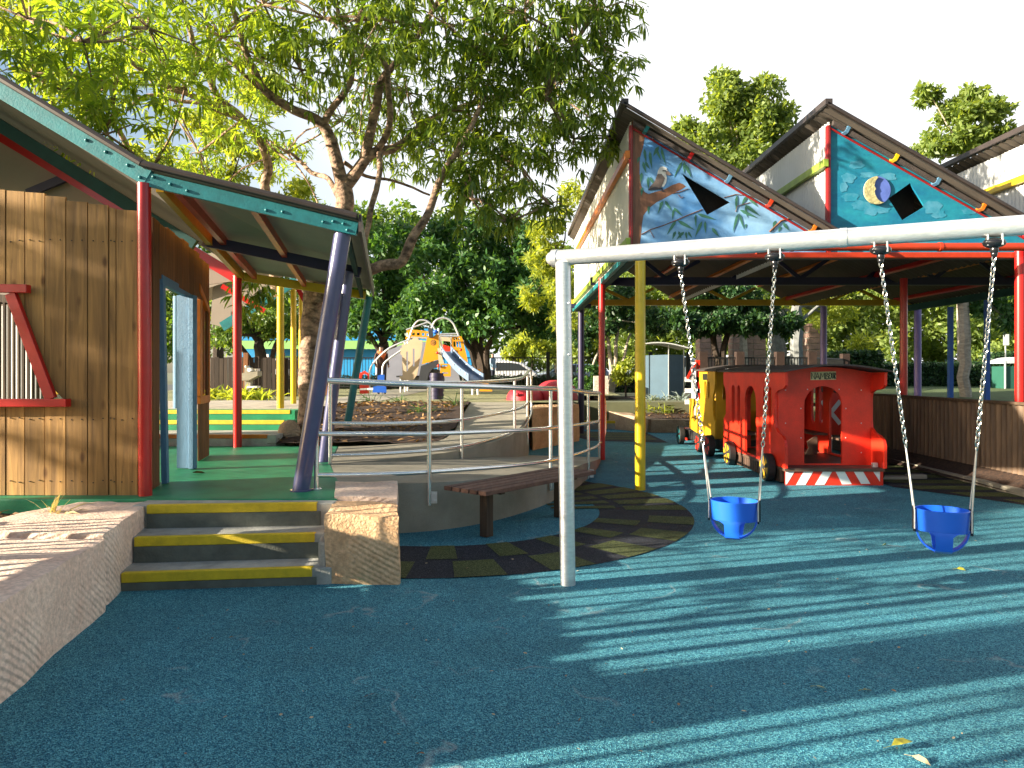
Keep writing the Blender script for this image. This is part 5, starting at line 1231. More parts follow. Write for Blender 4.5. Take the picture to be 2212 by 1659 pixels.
# ================================================================ FAR FENCE
def picket_fence(label, pts, h, gap, post_h, mt_p, mt_post, zf, post_w=.06, name='fence'):
    e = empty(name, (pts[0][0], pts[0][1], zf(*pts[0])), label, 'fence')
    for i in range(len(pts)-1):
        a = Vector((*pts[i], zf(*pts[i]))); b = Vector((*pts[i+1], zf(*pts[i+1]))); L_ = (b-a).length; k = int(L_/gap); mb = MB(); d_ = (b-a)/L_
        mb.beam(a+Vector((0, 0, h)), b+Vector((0, 0, h)), .035, .04); mb.beam(a+Vector((0, 0, .12)), b+Vector((0, 0, .12)), .035, .04)
        for q in range(1, k): p = a+d_*(q*gap); mb.beam(p+Vector((0, 0, .12)), p+Vector((0, 0, h)), .018, .018)
        mb.build('picket_panel', mt_p, e)
    for p in pts:
        z = zf(*p); mb = MB(); mb.box(p[0]-post_w/2, p[0]+post_w/2, p[1]-post_w/2, p[1]+post_w/2, z-.1, z+post_h); mb.build('post', mt_post, e)
    return e
picket_fence('long black steel pool fence behind the slide and the dark trees', [(x, 27.0) for x in [-11.5, -9.3, -7.1, -4.9, -3.0, -.9, 1.35, 3.45, 5.2, 6.6]], 1.2, .115, 1.42, M['blackfence'], M['blackfence'], lambda x, y: .82, .13)
picket_fence('black railing with brown square posts behind the train roof', [(5.35, 20.2), (6.38, 20.2), (7.5, 20.2), (8.4, 20.2), (10.4, 22.5)], 1.15, .085, 1.32, M['blackfence'], mat('brown post', (.045, .024, .017), .7, var=.2, vs=6), lambda x, y: .74, .22)
tf = empty('timber_fence', (-8, 19, .85), 'dark weathered paling fence with lighter posts beyond the red pole', 'fence')
mb = MB()
for k in range(26): x = -8.3+k*.115; mb.box(x, x+.10, 19.0, 19.02, .85, .85+1.02+.02*math.sin(k*2.1)-.0)
mb.build('palings', plank_mat('near black palings', (.06, .042, .028), (.03, .02, .015), knots=False), tf)
for x in (-7.0, -6.05):
    mb = MB(); mb.box(x-.06, x+.06, 18.9, 18.99, .85, 2.0); mb.build('post', M['plank2'], tf)
mb = MB(); mb.box(-5.25, -5.13, 20, 20.1, .85, 2.1); o = mb.build('wooden_post', M['plank2'], org=(-5.2, 20, .85)); tag(o, 'reddish square wooden post behind the drinking fountain', 'post')
# hedge behind pool fence
def hedge(label, x0, x1, y0, y1, z0, z1, n, lm=None, group=None):
    t = empty('hedge', ((x0+x1)/2, y0, z0), label, 'hedge', group); mb = MB(); mb.box(x0+.08, x1-.08, y0+.08, y1-.08, z0, z1-.08); mb.build('core', M['hedgecore'], t)
    p = rng.uniform(size=(n, 3)); f = rng.integers(0, 4, n)
    p[f < 2, 1] = rng.uniform(0, .06, (f < 2).sum()); p[f == 2, 2] = rng.uniform(.95, 1, (f == 2).sum()); q = (f == 3); p[q, 0] = np.where(rng.uniform(size=q.sum()) < .5, rng.uniform(0, .02, q.sum()), rng.uniform(.98, 1, q.sum()))
    p = p*np.array([x1-x0, y1-y0, z1-z0])+np.array([x0, y0, z0])+rng.normal(0, .03, (n, 3))
    quadmesh('leaves', diamond_leaves(p, .11, .07), 4, QF, lm or LM['hedge'], t, t['_o']); return t
hedge('low dark hedge along the outside of the long black fence', -9.5, 6.4, 27.6, 28.4, .72, 1.32, 9000)
hedge('square clipped dark hedge just right of the train roof', V(1832, 0, 24).x, V(1908, 0, 24).x, 24, 26, .85, 2.16, 7000, group='clipped hedges on the lawn')
hedge('long low clipped hedge across the lawn behind the red and lilac poles', V(1890, 0, 26).x, V(2175, 0, 26).x, 26.2, 27.4, .85, 1.80, 9000, group='clipped hedges on the lawn')
hedge('clipped hedge behind the green bin at the right edge', V(2150, 0, 29).x, V(2330, 0, 29).x, 29, 30, .9, 2.25, 5000, group='clipped hedges on the lawn')

# ================================================================ SMALL THINGS
bsx = empty('bin_shed', (3.9, 21.2, .68), 'slate blue steel bin shed with a curved pale roof', 'bin shed')
xa, xb = V(1392, 0, 21).x, V(1482, 0, 21).x; xm = V(1444, 0, 21).x
mb = MB(); mb.prism([(xa, 21.35, .6), (xm, 21.0, .6), (xm, 21.0, 2.0), (xa, 21.35, 1.98)], (0, .06, 0)); mb.prism([(xm, 21.0, .6), (xb, 21.3, .6), (xb, 21.3, 2.0), (xm, 21.0, 2.0)], (0, .06, 0)); mb.build('wall_panels', M['binblue'], bsx)
mb = MB(); n_ = 12; vs = []
for y in (20.8, 22.2):
    for z_ in (0, .03):
        for q in range(n_+1): t = q/n_; vs.append((lerp(xa-.1, xb+.04, t), y, 2.17+.16*math.sin(math.pi*min(1, .25+.75*t))+z_))
k = n_+1; fs = []
for q in range(n_): fs += [(q, q+1, 2*k+q+1, 2*k+q), (k+q, 3*k+q, 3*k+q+1, k+q+1), (q, k+q, k+q+1, q+1), (2*k+q, 2*k+q+1, 3*k+q+1, 3*k+q)]
mb.add(vs, fs); mb.build('curved_roof', M['whitesheet'], bsx, smooth=True)
for x, y in ((xa+.02, 21.2), (xb-.02, 21.2), (xm, 20.98)):
    mb = MB(); mb.tube([(x, y, .65), (x, y, 2.28)], .014, 8); mb.build('post', M['galv'], bsx)
# white picket crossing gate
cg = empty('crossing_gate', (4.2, 17.2, 0), 'white railed crossing gate with a red post behind the yellow engine', 'gate')
gx = lambda x: V(x, 0, 18.6).x
mb = MB()
for z in (.66, .95, 1.24): mb.box(gx(1480), gx(1550), 18.6, 18.63, z, z+.12)
mb.box(gx(1494), gx(1503), 18.58, 18.6, .35, 1.75); mb.build('rails', M['white'], cg)
mb = MB(); mb.beam(V(1484, 818, 18.57), V(1501, 786, 18.57), .02, .06, side=(0, 1, 0)); mb.build('red_arm', M['redbright'], cg)
mb = MB(); mb.box(gx(1504), gx(1512), 18.6, 18.7, .35, 1.80); mb.build('red_post', M['redbright'], cg)
# drinking fountain
df = empty('drinking_fountain', tuple(V(545, 850, 16)), 'steel drinking fountain beside the red pole', 'drinking fountain')
a = V(533, 0, 16); 
mb = MB(); mb.box(a.x-.05, a.x+.08, 16, 16.15, .86, 1.60); mb.prism([V(520, 806, 15.9), V(556, 802, 15.9), V(556, 812, 15.9), V(536, 822, 15.9), V(520, 822, 15.9)], (0, .3, 0)); mb.build('pedestal', M['concrete'], df)
mb = MB(); mb.tube([V(548, 802, 16.05), V(548, 796, 16.05)], .14, 18); mb.tube([V(533, 800, 16.05), V(533, 790, 16.05)], .045, 10); mb.build('basin', M['stainless'], df, smooth=True)
mb = MB(); mb.box(V(534, 0, 16).x, V(556, 0, 16).x, 15.95, 16.2, V(0, 838, 16).z, V(0, 834, 16).z); mb.build('foot_step', M['white'], df)
# no entry sign
ns = empty('no_entry_sign', tuple(V(573, 850, 30)), 'white board with a red no entry disc beyond the paling fence', 'sign')
mb = MB(); mb.prism([V(x, y, 30) for x, y in ((566, 765), (580, 765), (580, 801), (566, 801))], (0, .03, 0)); b_ = mb.build('board', M['white'], ns)
mb = MB(); mb.tube([V(573, 776, 29.99), V(573, 776, 29.97)], .11, 20); mb.build('red_disc', M['redbright'], b_)
mb = MB(); mb.box(V(569, 0, 29.96).x, V(577, 0, 29.96).x, 29.95, 29.965, V(0, 777.5, 30).z, V(0, 774.5, 30).z); mb.build('white_bar', M['white'], b_)
mb = MB(); mb.tube([(V(573, 0, 30.06).x, 30.06, .7), (V(573, 0, 30.06).x, 30.06, 2.2)], .03, 8); mb.build('post', M['galv'], ns)
# blue posts on the lawn
for lab, x, y0, Y, w in (('square blue post standing behind the corrugated fence, left of the pale trunk', 2053, 663, 14, 9), ('square blue post standing behind the corrugated fence, right of the pale trunk', 2132, 648, 13.6, 9)):
    a = V(x, 900, Y); a.z = .7; t = V(x, y0, Y); mb = MB(); r_ = w/F*Y/2
    mb.box(a.x-r_, a.x+r_, Y-r_, Y+r_, .68, t.z); e = mb.build('blue_post', M['bluepost'], org=tuple(a), bevel=.006); tag(e, lab, 'post', 'square blue posts behind the corrugated fence')
# green cabinet bin + sign
gb = empty('park_bin', (V(2195, 0, 24).x, 24, .9), 'green park bin cabinet with a curved grey top at the right edge', 'bin')
mb = MB(); mb.box(V(2172, 0, 24).x, V(2235, 0, 24).x, 24, 24.7, .88, 1.68); mb.build('cabinet', M['steelbin'], gb, bevel=.01)
mb = MB()
for x in (2170, 2237): mb.tube([(V(x, 0, 24).x, 23.97, .88), (V(x, 0, 24).x, 23.97, 1.85)], .03, 8)
mb.build('frame', M['galv'], gb)
mb = MB(); mb.plate([(V(2168, 0, 24).x, 1.78)]+[(lerp(V(2168, 0, 24).x, V(2238, 0, 24).x, q/10), 1.86+.13*math.sin(math.pi*q/10)) for q in range(11)]+[(V(2238, 0, 24).x, 1.78)], [], .8, lambda u, v, w: (u, 24.35+w, v)); mb.build('top', M['whitesheet'], gb)
ps = empty('sign_post', (V(2172, 0, 28).x, 28, .9), 'small grey sign on a thin post in front of the bright shrubs', 'sign')
mb = MB(); mb.tube([(V(2172, 0, 28).x, 28, .9), (V(2172, 0, 28).x, 28, 3.0)], .025, 8); mb.build('post', M['galv'], ps)
mb = MB(); mb.box(V(2166, 0, 28).x, V(2178, 0, 28).x, 27.95, 27.97, V(0, 746, 28).z, V(0, 722, 28).z); mb.build('plate', M['whitesheet'], ps)
# stone gate pillars
for lab, x0, x1, yt, Y in (('pink split block pillar left of the dark tree trunks', 1511, 1560, 683, 30), ('pink split block pillar just right of the two dark trunks', 1583, 1598, 690, 30.5), ('wide pink split block pillar behind the dark hanging leaves', 1600, 1655, 684, 31), ('narrow pink split block pillar behind the lilac pole', 1747, 1778, 697, 31)):
    e = empty('stone_pillar', (V(x0, 0, Y).x, Y, .7), lab, 'pillar', 'split block pillars by the car park'); zt = V(0, yt, Y).z; mb = MB(); X0, X1 = V(x0, 0, Y).x, V(x1, 0, Y).x; z = .7; rr_ = 0
    while z < zt-.25:
        off = .0 if rr_ % 2 else (X1-X0)*.5; x = X0; 
        k = max(1, round((X1-X0)/.45))
        for q in range(k): 
            xa_ = lerp(X0, X1, q/k); xb_ = lerp(X0, X1, (q+1)/k); j = random.uniform(-.015, .015); mb.box(xa_+.008, xb_-.008, Y+j, Y+.7, z+.008, z+.24)
        z += .25; rr_ += 1
    mb.build('blocks', M['hueblock'], e, bevel=.02); mb = MB(); mb.box(X0+.01, X1-.01, Y+.03, Y+.68, .7, z-.02); mb.build('mortar', M['concrete'], e)
    mb = MB(); mb.box(X0-.03, X1+.03, Y-.03, Y+.73, z, z+.12); mb.build('cap', M['hueblock'], e, bevel=.02)
# cars
def car(label, x, y, rz_, mt, rack=False, h=1.0):
    t = empty('parked_car', (x, y, .725), label, 'car', 'cars parked beyond the fences'); t.rotation_euler = (0, 0, rz_); O = Vector((x, y, .725))
    def loc(u, v, z): return (x+u, y+v, .725+z*h)
    body = [(-2.1, .30), (-2.15, .62), (-1.95, .84), (-1.15, .93), (-.55, 1.38), (-.2, 1.45), (.95, 1.45), (1.45, 1.36), (1.95, .95), (2.12, .85), (2.15, .38), (1.9, .25), (-1.9, .25)]
    mb = MB(); mb.prism([loc(u, -.85, z) for u, z in body], (0, 1.7, 0)); b_ = mb.build('body', mt, t, bevel=.07, smooth=True)
    mb = MB()
    for v in (-.862, .842):
        mb.prism([loc(u, v, z) for u, z in ((-1.0, .95), (-.5, 1.33), (.18, 1.38), (.18, .95))], (0, .02, 0)); mb.prism([loc(u, v, z) for u, z in ((.26, .95), (.26, 1.38), (.95, 1.37), (1.3, 1.3), (1.7, .97))], (0, .02, 0))
    mb.build('side_window', M['glass'], b_)
    mb = MB(); mb.prism([loc(-1.17, -.7, .95), loc(-1.17, .7, .95), loc(-.60, .62, 1.38), loc(-.60, -.62, 1.38)], (-.03, 0, .025)); mb.build('windscreen', M['glass'], b_)
    for u in (-1.35, 1.35):
        for v in (-.8, .8):
            mb = MB(); mb.tube([loc(u, v-.1, .33/h), loc(u, v+.1, .33/h)], .33, 20); w_ = mb.build('wheel', M['tyre'], t, bevel=.03); mb = MB(); mb.tube([loc(u, v-.11, .33/h), loc(u, v+.11, .33/h)], .19, 14); mb.build('rim', M['galv'], w_)
    for v in (-.6, .6):
        mb = MB(); mb.box(*(x-2.17, x-2.1), y+v-.15, y+v+.15, .725+.62*h, .725+.76*h); mb.build('headlight', M['white'], t, bevel=.02)
    if rack:
        mb = MB()
        for v in (-.6, .6): mb.tube([loc(-.2, v, 1.47), loc(-.1, v, 1.56), loc(.95, v, 1.56), loc(1.05, v, 1.47)], .022, 6)
        mb.tube([loc(.1, -.6, 1.56), loc(.1, .6, 1.56)], .02, 6); mb.tube([loc(.8, -.6, 1.56), loc(.8, .6, 1.56)], .02, 6); mb.build('roof_rack', M['galv'], t)
    return t
def vx(x, Y): return V(x, 0, Y).x
car('white four wheel drive with a roof rack behind the pale grey trunk', vx(1700, 34), 34, .1, M['carwhite'], True, 1.12)
car('white car seen between the two dark trunks and the pillars', vx(1570, 36), 36, 0, M['carwhite'], False, 1.1)
car('silver blue car seen through the bin shed roof', vx(1425, 35), 35, .15, M['carblue'], False, 1.05)
car('white car behind the black fence right of the slide tower', vx(1060, 33), 33, 0, M['carwhite'], False, .86)
car('silver blue car low behind the black fence, left of the dark purple pole', vx(1225, 36), 36, .2, M['carblue'], False, .8)
car('pale car in front of the blue building, behind the yellow poles', vx(620, 33), 33, -.1, M['carwhite'], False, .95)
# blue building
bb_ = empty('blue_building', (-9, 40, .7), 'bright blue building with a pale green fascia behind the dark trees', 'building')
X0, X1 = vx(520, 40), vx(1022, 40)
mb = MB(); mb.box(X0, X1, 40, 40.1, .7, 2.75); mb.box(X1-.05, X1, 40, 50, .7, 3.2); mb.box(X0, X0+.05, 40, 50, .7, 3.2); mb.build('wall', M['bluewall'], bb_)
mb = MB(); mb.box(X0-.3, X1-1.6, 39.4, 39.55, 2.75, 3.2); mb.build('fascia', M['limewall'], bb_)
mb = MB(); mb.prism([(X0-.3, 39.4, 3.21), (X1-1.4, 39.4, 3.21), (X1-1.4, 50, 4.4), (X0-.3, 50, 4.4)], (0, 0, .1)); mb.build('roof', M['bluewall'], bb_)
mb = MB(); mb.box(vx(985, 39.6), vx(1026, 39.6), 39.6, 41, .7, 3.25); mb.build('end_wall', M['bluewall'], bb_)
for xa_, xb_ in ((600, 640), (690, 712), (815, 860)):
    mb = MB(); mb.box(vx(xa_, 40), vx(xb_, 40), 39.90, 39.96, 1.1, 2.3); f_ = mb.build('window', M['glass'], bb_)
    mb = MB(); Xa, Xb = vx(xa_, 40), vx(xb_, 40)
    mb.box(Xa-.08, Xa, 39.86, 39.98, 1.02, 2.38); mb.box(Xb, Xb+.08, 39.86, 39.98, 1.02, 2.38); mb.box(Xa, Xb, 39.86, 39.98, 2.3, 2.38); mb.box(Xa, Xb, 39.86, 39.98, 1.02, 1.1); mb.build('frame', M['limewall'] if xa_ < 800 else M['white'], f_)

# ================================================================ PLANTS
def strappy(label, x, y, z, n, L, W, lm, el=.9, name='plant', cat='plant', group=None, spread=.08):
    b = np.tile(np.array([x, y, z], float), (n, 1))+rng.normal(0, spread, (n, 3))*np.array([1, 1, 0]); az = rng.uniform(0, 6.28, n); e = rng.normal(el, .3, n)
    v = leaf_verts(b, az, e, L*rng.uniform(.6, 1.2, n), np.full(n, W), rng.uniform(.2, .6, n)); o = quadmesh(name, v, 6, LEAF_F, lm, None, (x, y, z)); o.location = (x, y, z); tag(o, label, cat, group); return o
for i, (lab, x, y) in enumerate((('silvery strappy plant at the left foot of the bin shed', 1405, 856), ('silvery strappy plant below the middle of the bin shed', 1432, 858), ('silvery strappy plant at the right foot of the bin shed', 1472, 856))):
    p = V(x, y, 20.2); strappy(lab, p.x, 20.2, bz2(p.x, 20.2), 45, .42, .035, LM['silver'], .8, group='silvery plants below the bin shed')
for lab, x, Y in (('small green tuft in the wood chips left of the yellow engine', 1437, 18.9), ('green tuft beside the yellow pole in the far bed', 1402, 19.0)):
    p = V(x, 0, Y); strappy(lab, p.x, Y, bz2(p.x, Y), 40, .34, .03, LM['bright'], .8, group='green tufts in the far bed')
for lab, x, Y in (('wispy grass tuft in the garden bed below the red and blue play boards', 800, 14.6), ('wispy grass tuft at the back of the garden bed below the slide tower', 868, 14.8), ('grass tuft at the right end of the big garden bed', 985, 13.6), ('small grass tuft in the middle of the big garden bed', 905, 12.2)):
    p = V(x, 0, Y); strappy(lab, p.x, Y, bedz(p.x, Y), 26, .38, .014, LM['dark'], .7, group='grass tufts in the big garden bed', name='grass_tuft', cat='grass')
for lab, x, Y, n_ in (('yellow green leafy shrub left of the red pole, by the paling fence', 487, 16.3, 260), ('yellow green leafy shrub right of the red pole, under the fountain', 545, 15.9, 240)):
    p = V(x, 0, Y); o = strappy(lab, p.x, Y, .87, n_, .34, .05, LM['bright'], .9, name='shrub', cat='shrub', spread=.25)
strappy('dry pale tuft growing beside the left sandstone block', V(62, 0, 5.0).x, 5.3, .40, 16, .26, .022, leafmat('dry tuft', (.42, .38, .20), (.62, .55, .32), .2), 1.1, name='grass_tuft', cat='grass', spread=.03)
# shrubs under the far tree right of the ramp
def ball_shrub(label, x, y, Y, rpx, n, L, W, lm, zb=.7, grp=None, flat=1.0):
    c = V(x, y, Y); r = rpx/F*Y
    clump_tree('shrub', label, (c.x, Y, zb), [([(c.x, Y, zb), (c.x, Y, max(zb+.1, c.z-.3*r))], .03*r+.02, .02)], [((c.x, Y, c.z), (r, r, r*flat))], n, L, W, lm, M['barkdark'], 'shrub', grp, sub=12)
ball_shrub('bright green shrub left of the bin shed', 1352, 800, 22.6, 28, 900, .16, .07, LM['bright'])
ball_shrub('dark low shrub behind the mosaic slab', 1270, 812, 23.5, 34, 900, .15, .07, LM['dark'])

# ---- MAIN TREE
mt_ = empty('big_tree', tuple(V(662, 925, 10.6)), 'large spreading tree with long drooping leaves and a mottled trunk behind the playhouse roof', 'tree')
mb = MB()
def limb(pts, Ys, r0, r1, fine=4, seg=12, jit=.03):
    P_ = [V(x, y, Yv) for (x, y), Yv in zip(pts, Ys)]; Q = spl([tuple(p) for p in P_], fine); m_ = len(Q); r0 *= .70; r1 *= .85
    Q = [Vector(q)+Vector(noise.noise_vector(Vector(q)*3))*jit for q in Q]; mb.tube(Q, [lerp(r0, r1, (i/(m_-1))**.8)*(1+.10*noise.noise(Vector(Q[i])*5)) for i in range(m_)], seg)
def K(l): return [(x*.6347, y*.6347) for x, y in l]
t0 = V(655, 960, 10.6)
limb([(657, 950), (664, 900), (670, 760), (676, 650), (705, 540), (742, 455), (741, 395)], [10.6]*7, .225, .16, 5, 16, .04)
limb([(676, 650), (720, 615), (775, 590), (825, 572), (868, 566), (893, 510), (918, 470), (938, 420), (955, 380), (990, 320), (1030, 250), (1060, 170)], [10.6, 10.4, 10.2, 10, 9.8, 9.6, 9.5, 9.4, 9.3, 9.2, 9.3, 9.4], .15, .03)
limb([(741, 400)]+K([(1130, 500), (1095, 420), (1000, 370), (900, 310), (860, 230), (800, 60), (760, -60)]), [10.6, 10.5, 10.4, 10.1, 9.8, 9.5, 9.2, 9], .15, .03)
limb(K([(1095, 420), (1130, 370), (1190, 280), (1205, 150), (1230, 40), (1260, -80)]), [10.4, 10.3, 10.1, 9.9, 9.7, 9.5], .085, .03)
limb([(742, 408)]+K([(1215, 580), (1270, 520), (1350, 505), (1420, 440), (1520, 380), (1680, 330), (1850, 300)]), [10.6, 10.6, 10.6, 10.8, 11, 11, 11, 11], .15, .03)
limb(K([(1240, 555), (1265, 430), (1290, 300), (1340, 220), (1400, 150), (1480, 30), (1540, -90)]), [10.6, 10.5, 10.4, 10.2, 10, 9.7, 9.5], .12, .03)
limb(K([(1275, 520), (1325, 430), (1322, 300), (1300, 200), (1170, 90), (1130, -40)]), [10.6, 10.4, 10.2, 10, 9.8, 9.6], .08, .03)
limb(K([(1290, 520), (1290, 600), (1268, 700), (1248, 790), (1242, 855)]), [10.3, 10.1, 10, 10, 10], .06, .045)
limb([(741, 440)]+K([(1120, 610), (1060, 590), (1000, 530), (900, 470)]), [10.7, 10.9, 11.2, 11.5, 11.8], .07, .025)
limb([(742, 350), (790, 380), (850, 390), (930, 420)], [10.8, 11, 11.2, 11.4], .05, .02)
# second stem coming from behind the roof
limb([(600, 640)]+K([(905, 665), (912, 560), (880, 470), (820, 400), (740, 330), (700, 240), (660, 150), (620, 20), (600, -60)]), [12, 11.8, 11.6, 11.4, 11.2, 10.8, 10.5, 10.2, 9.9, 9.6], .13, .03)
limb(K([(840, 420), (740, 365), (640, 320), (560, 290), (470, 230), (330, 110), (240, 20)]), [11.2, 10.9, 10.6, 10.3, 10, 9.6, 9.3], .085, .025)
limb(K([(700, 355), (600, 340), (500, 325), (430, 375)]), [10.8, 10.7, 10.6, 10.5], .05, .02)
limb(K([(900, 470), (960, 530), (1040, 560)]), [11.4, 11.3, 11.2], .03, .015)
limb(K([(700, 250), (650, 180), (560, 165), (480, 175)]), [10.6, 10.4, 10.2, 10], .045, .015)
limb(K([(440, 510), (400, 440), (360, 400), (300, 300), (180, 200), (60, 120)]), [11.5, 11.2, 11, 10.6, 10, 9.4], .07, .02)
limb(K([(880, 300), (780, 210), (720, 150), (700, 40)]), [9.8, 9.7, 9.6, 9.5], .045, .015)
blobs = [(60, 40, 8.6, .8), (180, 90, 8.2, .75), (70, 160, 8.6, .5), (170, 200, 8.8, .55), (250, 180, 8.8, .65), (320, 60, 9, .9), (230, 290, 8.8, .55), (400, 190, 9.5, .7), (330, 360, 9.6, .5), (480, 80, 9.5, .9), (520, 260, 11, .6), (570, 10, 9, .8), (650, 150, 10, .7), (700, 40, 9, .8), (790, 180, 11, .8), (820, 40, 8.8, .7),
         (880, 200, 11, .8), (960, 50, 9, .9), (1010, 240, 10, .85), (1060, 130, 9.5, .9), (1130, 30, 9, .95), (1180, 210, 9.5, .9), (1240, 100, 9.5, .9), (1290, 20, 9.5, .65), (1318, 170, 10, .45), (1240, 300, 10, .55), (1120, 350, 9.5, .65), (1185, 440, 9.6, .28), (1020, 430, 9, .42), (930, 320, 10.2, .5), (1060, 330, 10, .7), (470, 420, 13, .5), (430, 330, 12, .45), (350, 130, 11, .9),
         (560, 130, 12, .9), (1100, 480, 9.4, .2), (1340, 300, 10.5, .3), (740, 260, 12.5, .6), (985, 330, 9.3, .5), (1010, 390, 9.2, .3), (850, 330, 12.5, .5), (620, 330, 13, .45),
         (300, -170, 9, 1.2), (600, -200, 9.5, 1.3), (900, -190, 9.5, 1.3), (1180, -140, 9.6, 1.1), (60, -150, 8.8, 1), (700, 480, 12.5, .35), (520, 520, 12.2, .3), (1200, 200, 13, .8), (250, 80, 12.5, .8), (820, 60, 13, .8)]
cl, cr = [], []
blobs = [(x, y, Yv-1.1 if (x < 420 and -100 < y < 150 and Yv < 10) else Yv, r) for x, y, Yv, r in blobs]
for x, y, Yv, r in blobs:
    c = V(x, y, Yv); n_ = int((80 if x < 640 else 98 if x < 1000 else 125)*r*r)+8
    p = blob_pts(c, r, n_, .25)
    (cl if x < 640 else cr).append(p)
    # twigs to outer whorls
    for q in rng.integers(0, n_, max(4, n_//9)):
        e_ = Vector(p[q]); mdl = c.lerp(e_, .55)+Vector((0, 0, .08)); mb.tube([c, mdl, e_], [.014, .009, .004], 4)
# thick twig between blob centres and nearest limb: connect to closest other blob
cs_ = [V(x, y, Yv) for x, y, Yv, r in blobs]
for i, c in enumerate(cs_):
    js = sorted(range(len(cs_)), key=lambda j: (cs_[j]-c).length)[1:3]
    for j in js:
        m1 = c.lerp(cs_[j], .5)+Vector(noise.noise_vector(c*2))*.2; mb.tube(spl([tuple(c), tuple(m1), tuple(cs_[j])], 3), .016, 5)
mb.build('trunk', M['bark'], mt_, smooth=True)
cl = np.concatenate(cl); cr = np.concatenate(cr)
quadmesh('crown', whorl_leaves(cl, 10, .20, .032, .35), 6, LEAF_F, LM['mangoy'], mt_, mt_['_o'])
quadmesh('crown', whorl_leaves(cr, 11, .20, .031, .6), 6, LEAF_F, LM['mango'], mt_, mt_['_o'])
# fresh low leaves hanging behind the red pole
p = blob_pts(V(540, 640, 10.6), (.35, .3, .45), 26, .2)
quadmesh('crown', whorl_leaves(p, 9, .20, .038, .6), 6, LEAF_F, LM['mango'], mt_, mt_['_o'])

# ---- BACKGROUND TREES
def vb(x, y, Y, rx, ry=None, rd=None):
    c = V(x, y, Y); rx = rx/F*Y; ry = (ry/F*Y) if ry else rx; return (tuple(c), (rx, (rd or (rx+ry)/2), ry))
def bt(label, base, Yb, lines, blobs, n, L, W, lm, bm, group='trees behind the playground', name='tree', zb=.7, sub=9):
    b = V(base[0], base[1], Yb); b.z = zb
    tl = [([tuple(b)]+[tuple(V(x, y, yy)) for x, y, yy in l], r0, r1) for l, r0, r1 in lines]
    return clump_tree(name, label, tuple(b), tl, blobs, n, L, W, lm, bm, 'tree', group, sub)
bt('dense dark green tree with a forked dark trunk right behind the slide tower', (1040, 840), 25.5, [([(1040, 770, 25.5), (1030, 735, 25.5)], .30, .2), ([(1020, 760, 25.4), (990, 710, 25)], .14, .08), ([(1052, 760, 25.4), (1075, 700, 25)], .16, .08)],
   [vb(1040, 620, 25.5, 100, 90), vb(930, 600, 25, 80, 80), vb(1130, 640, 25.5, 90, 75), vb(1000, 520, 26, 95, 60), vb(1110, 540, 26, 80, 60), vb(880, 680, 25, 50, 45), vb(1180, 700, 25, 50, 35), vb(1040, 700, 24.5, 90, 30), vb(960, 680, 24.6, 60, 40), vb(850, 520, 26, 60, 50)], 17000, .26, .11, LM['dark'], M['barkdark'], sub=14)
bt('dark tree behind the teal leaning pole, left of the slide tower', (832, 840), 26.5, [([(832, 780, 26.5), (828, 740, 26.5)], .26, .18), ([(835, 770, 26.4), (870, 720, 26)], .14, .07), ([(825, 770, 26.4), (790, 710, 26)], .14, .07)],
   [vb(830, 640, 26.5, 75, 70), vb(880, 580, 27, 60, 50), vb(790, 700, 26, 45, 40), vb(870, 700, 26, 55, 32), vb(820, 560, 27.5, 50, 50), vb(760, 620, 27, 40, 60)], 8000, .26, .11, LM['dark'], M['barkdark'], sub=12)
bt('green tree seen under the low roof between the red and yellow poles', (565, 840), 22, [([(563, 780, 22), (560, 740, 22)], .22, .15), ([(540, 770, 22), (500, 720, 22)], .10, .05), ([(590, 760, 22), (620, 700, 22)], .10, .05)],
   [vb(540, 690, 22, 50, 40), vb(600, 690, 22, 50, 45), vb(490, 720, 21.5, 35, 35), vb(560, 640, 22, 60, 40), vb(640, 720, 22, 30, 30), vb(480, 640, 22, 40, 40)], 6500, .17, .07, LM['mid'], M['barkdark'])
bt('yellow green tree with strappy leaves beside the left wall of the shelter', (1210, 840), 22, [([(1208, 700, 22), (1205, 600, 22)], .12, .07)],
   [vb(1195, 490, 22, 50, 55), vb(1215, 600, 22, 45, 60), vb(1170, 560, 22, 35, 45), vb(1225, 430, 22.5, 40, 35), vb(1225, 690, 22, 30, 50), vb(1150, 640, 22, 30, 30)], 5200, .24, .06, LM['bright'], M['barkdark'])
bt('tall tree rising above the valley between the first and second roof peaks', (1600, 840), 31, [([(1600, 600, 31), (1600, 400, 31)], .3, .14)],
   [vb(1570, 215, 31, 50, 60), vb(1640, 270, 31, 60, 55), vb(1510, 300, 31, 50, 40), vb(1700, 290, 31, 42, 40), vb(1600, 350, 31, 110, 45), vb(1560, 175, 31, 35, 25), vb(1690, 240, 31, 30, 25), vb(1480, 270, 31, 30, 20), vb(1610, 440, 31, 120, 50), vb(1600, 260, 31.5, 60, 60), vb(1650, 200, 31, 40, 40)], 20000, .27, .13, LM['canopy'], M['barkpale'], sub=26)
bt('tree with open pale green crown above the right roof slope', (2080, 840), 31, [([(2080, 500, 31), (2085, 340, 31)], .28, .12)],
   [vb(2010, 205, 31, 35, 25), vb(2080, 240, 31, 60, 35), vb(2150, 235, 31, 45, 28), vb(2060, 300, 31, 65, 28), vb(2140, 290, 31, 50, 28), vb(2010, 325, 31, 50, 15), vb(2100, 205, 31, 35, 18), vb(2100, 420, 31, 90, 50)], 9500, .28, .14, LM['canopy'], M['barkpale'], sub=20)
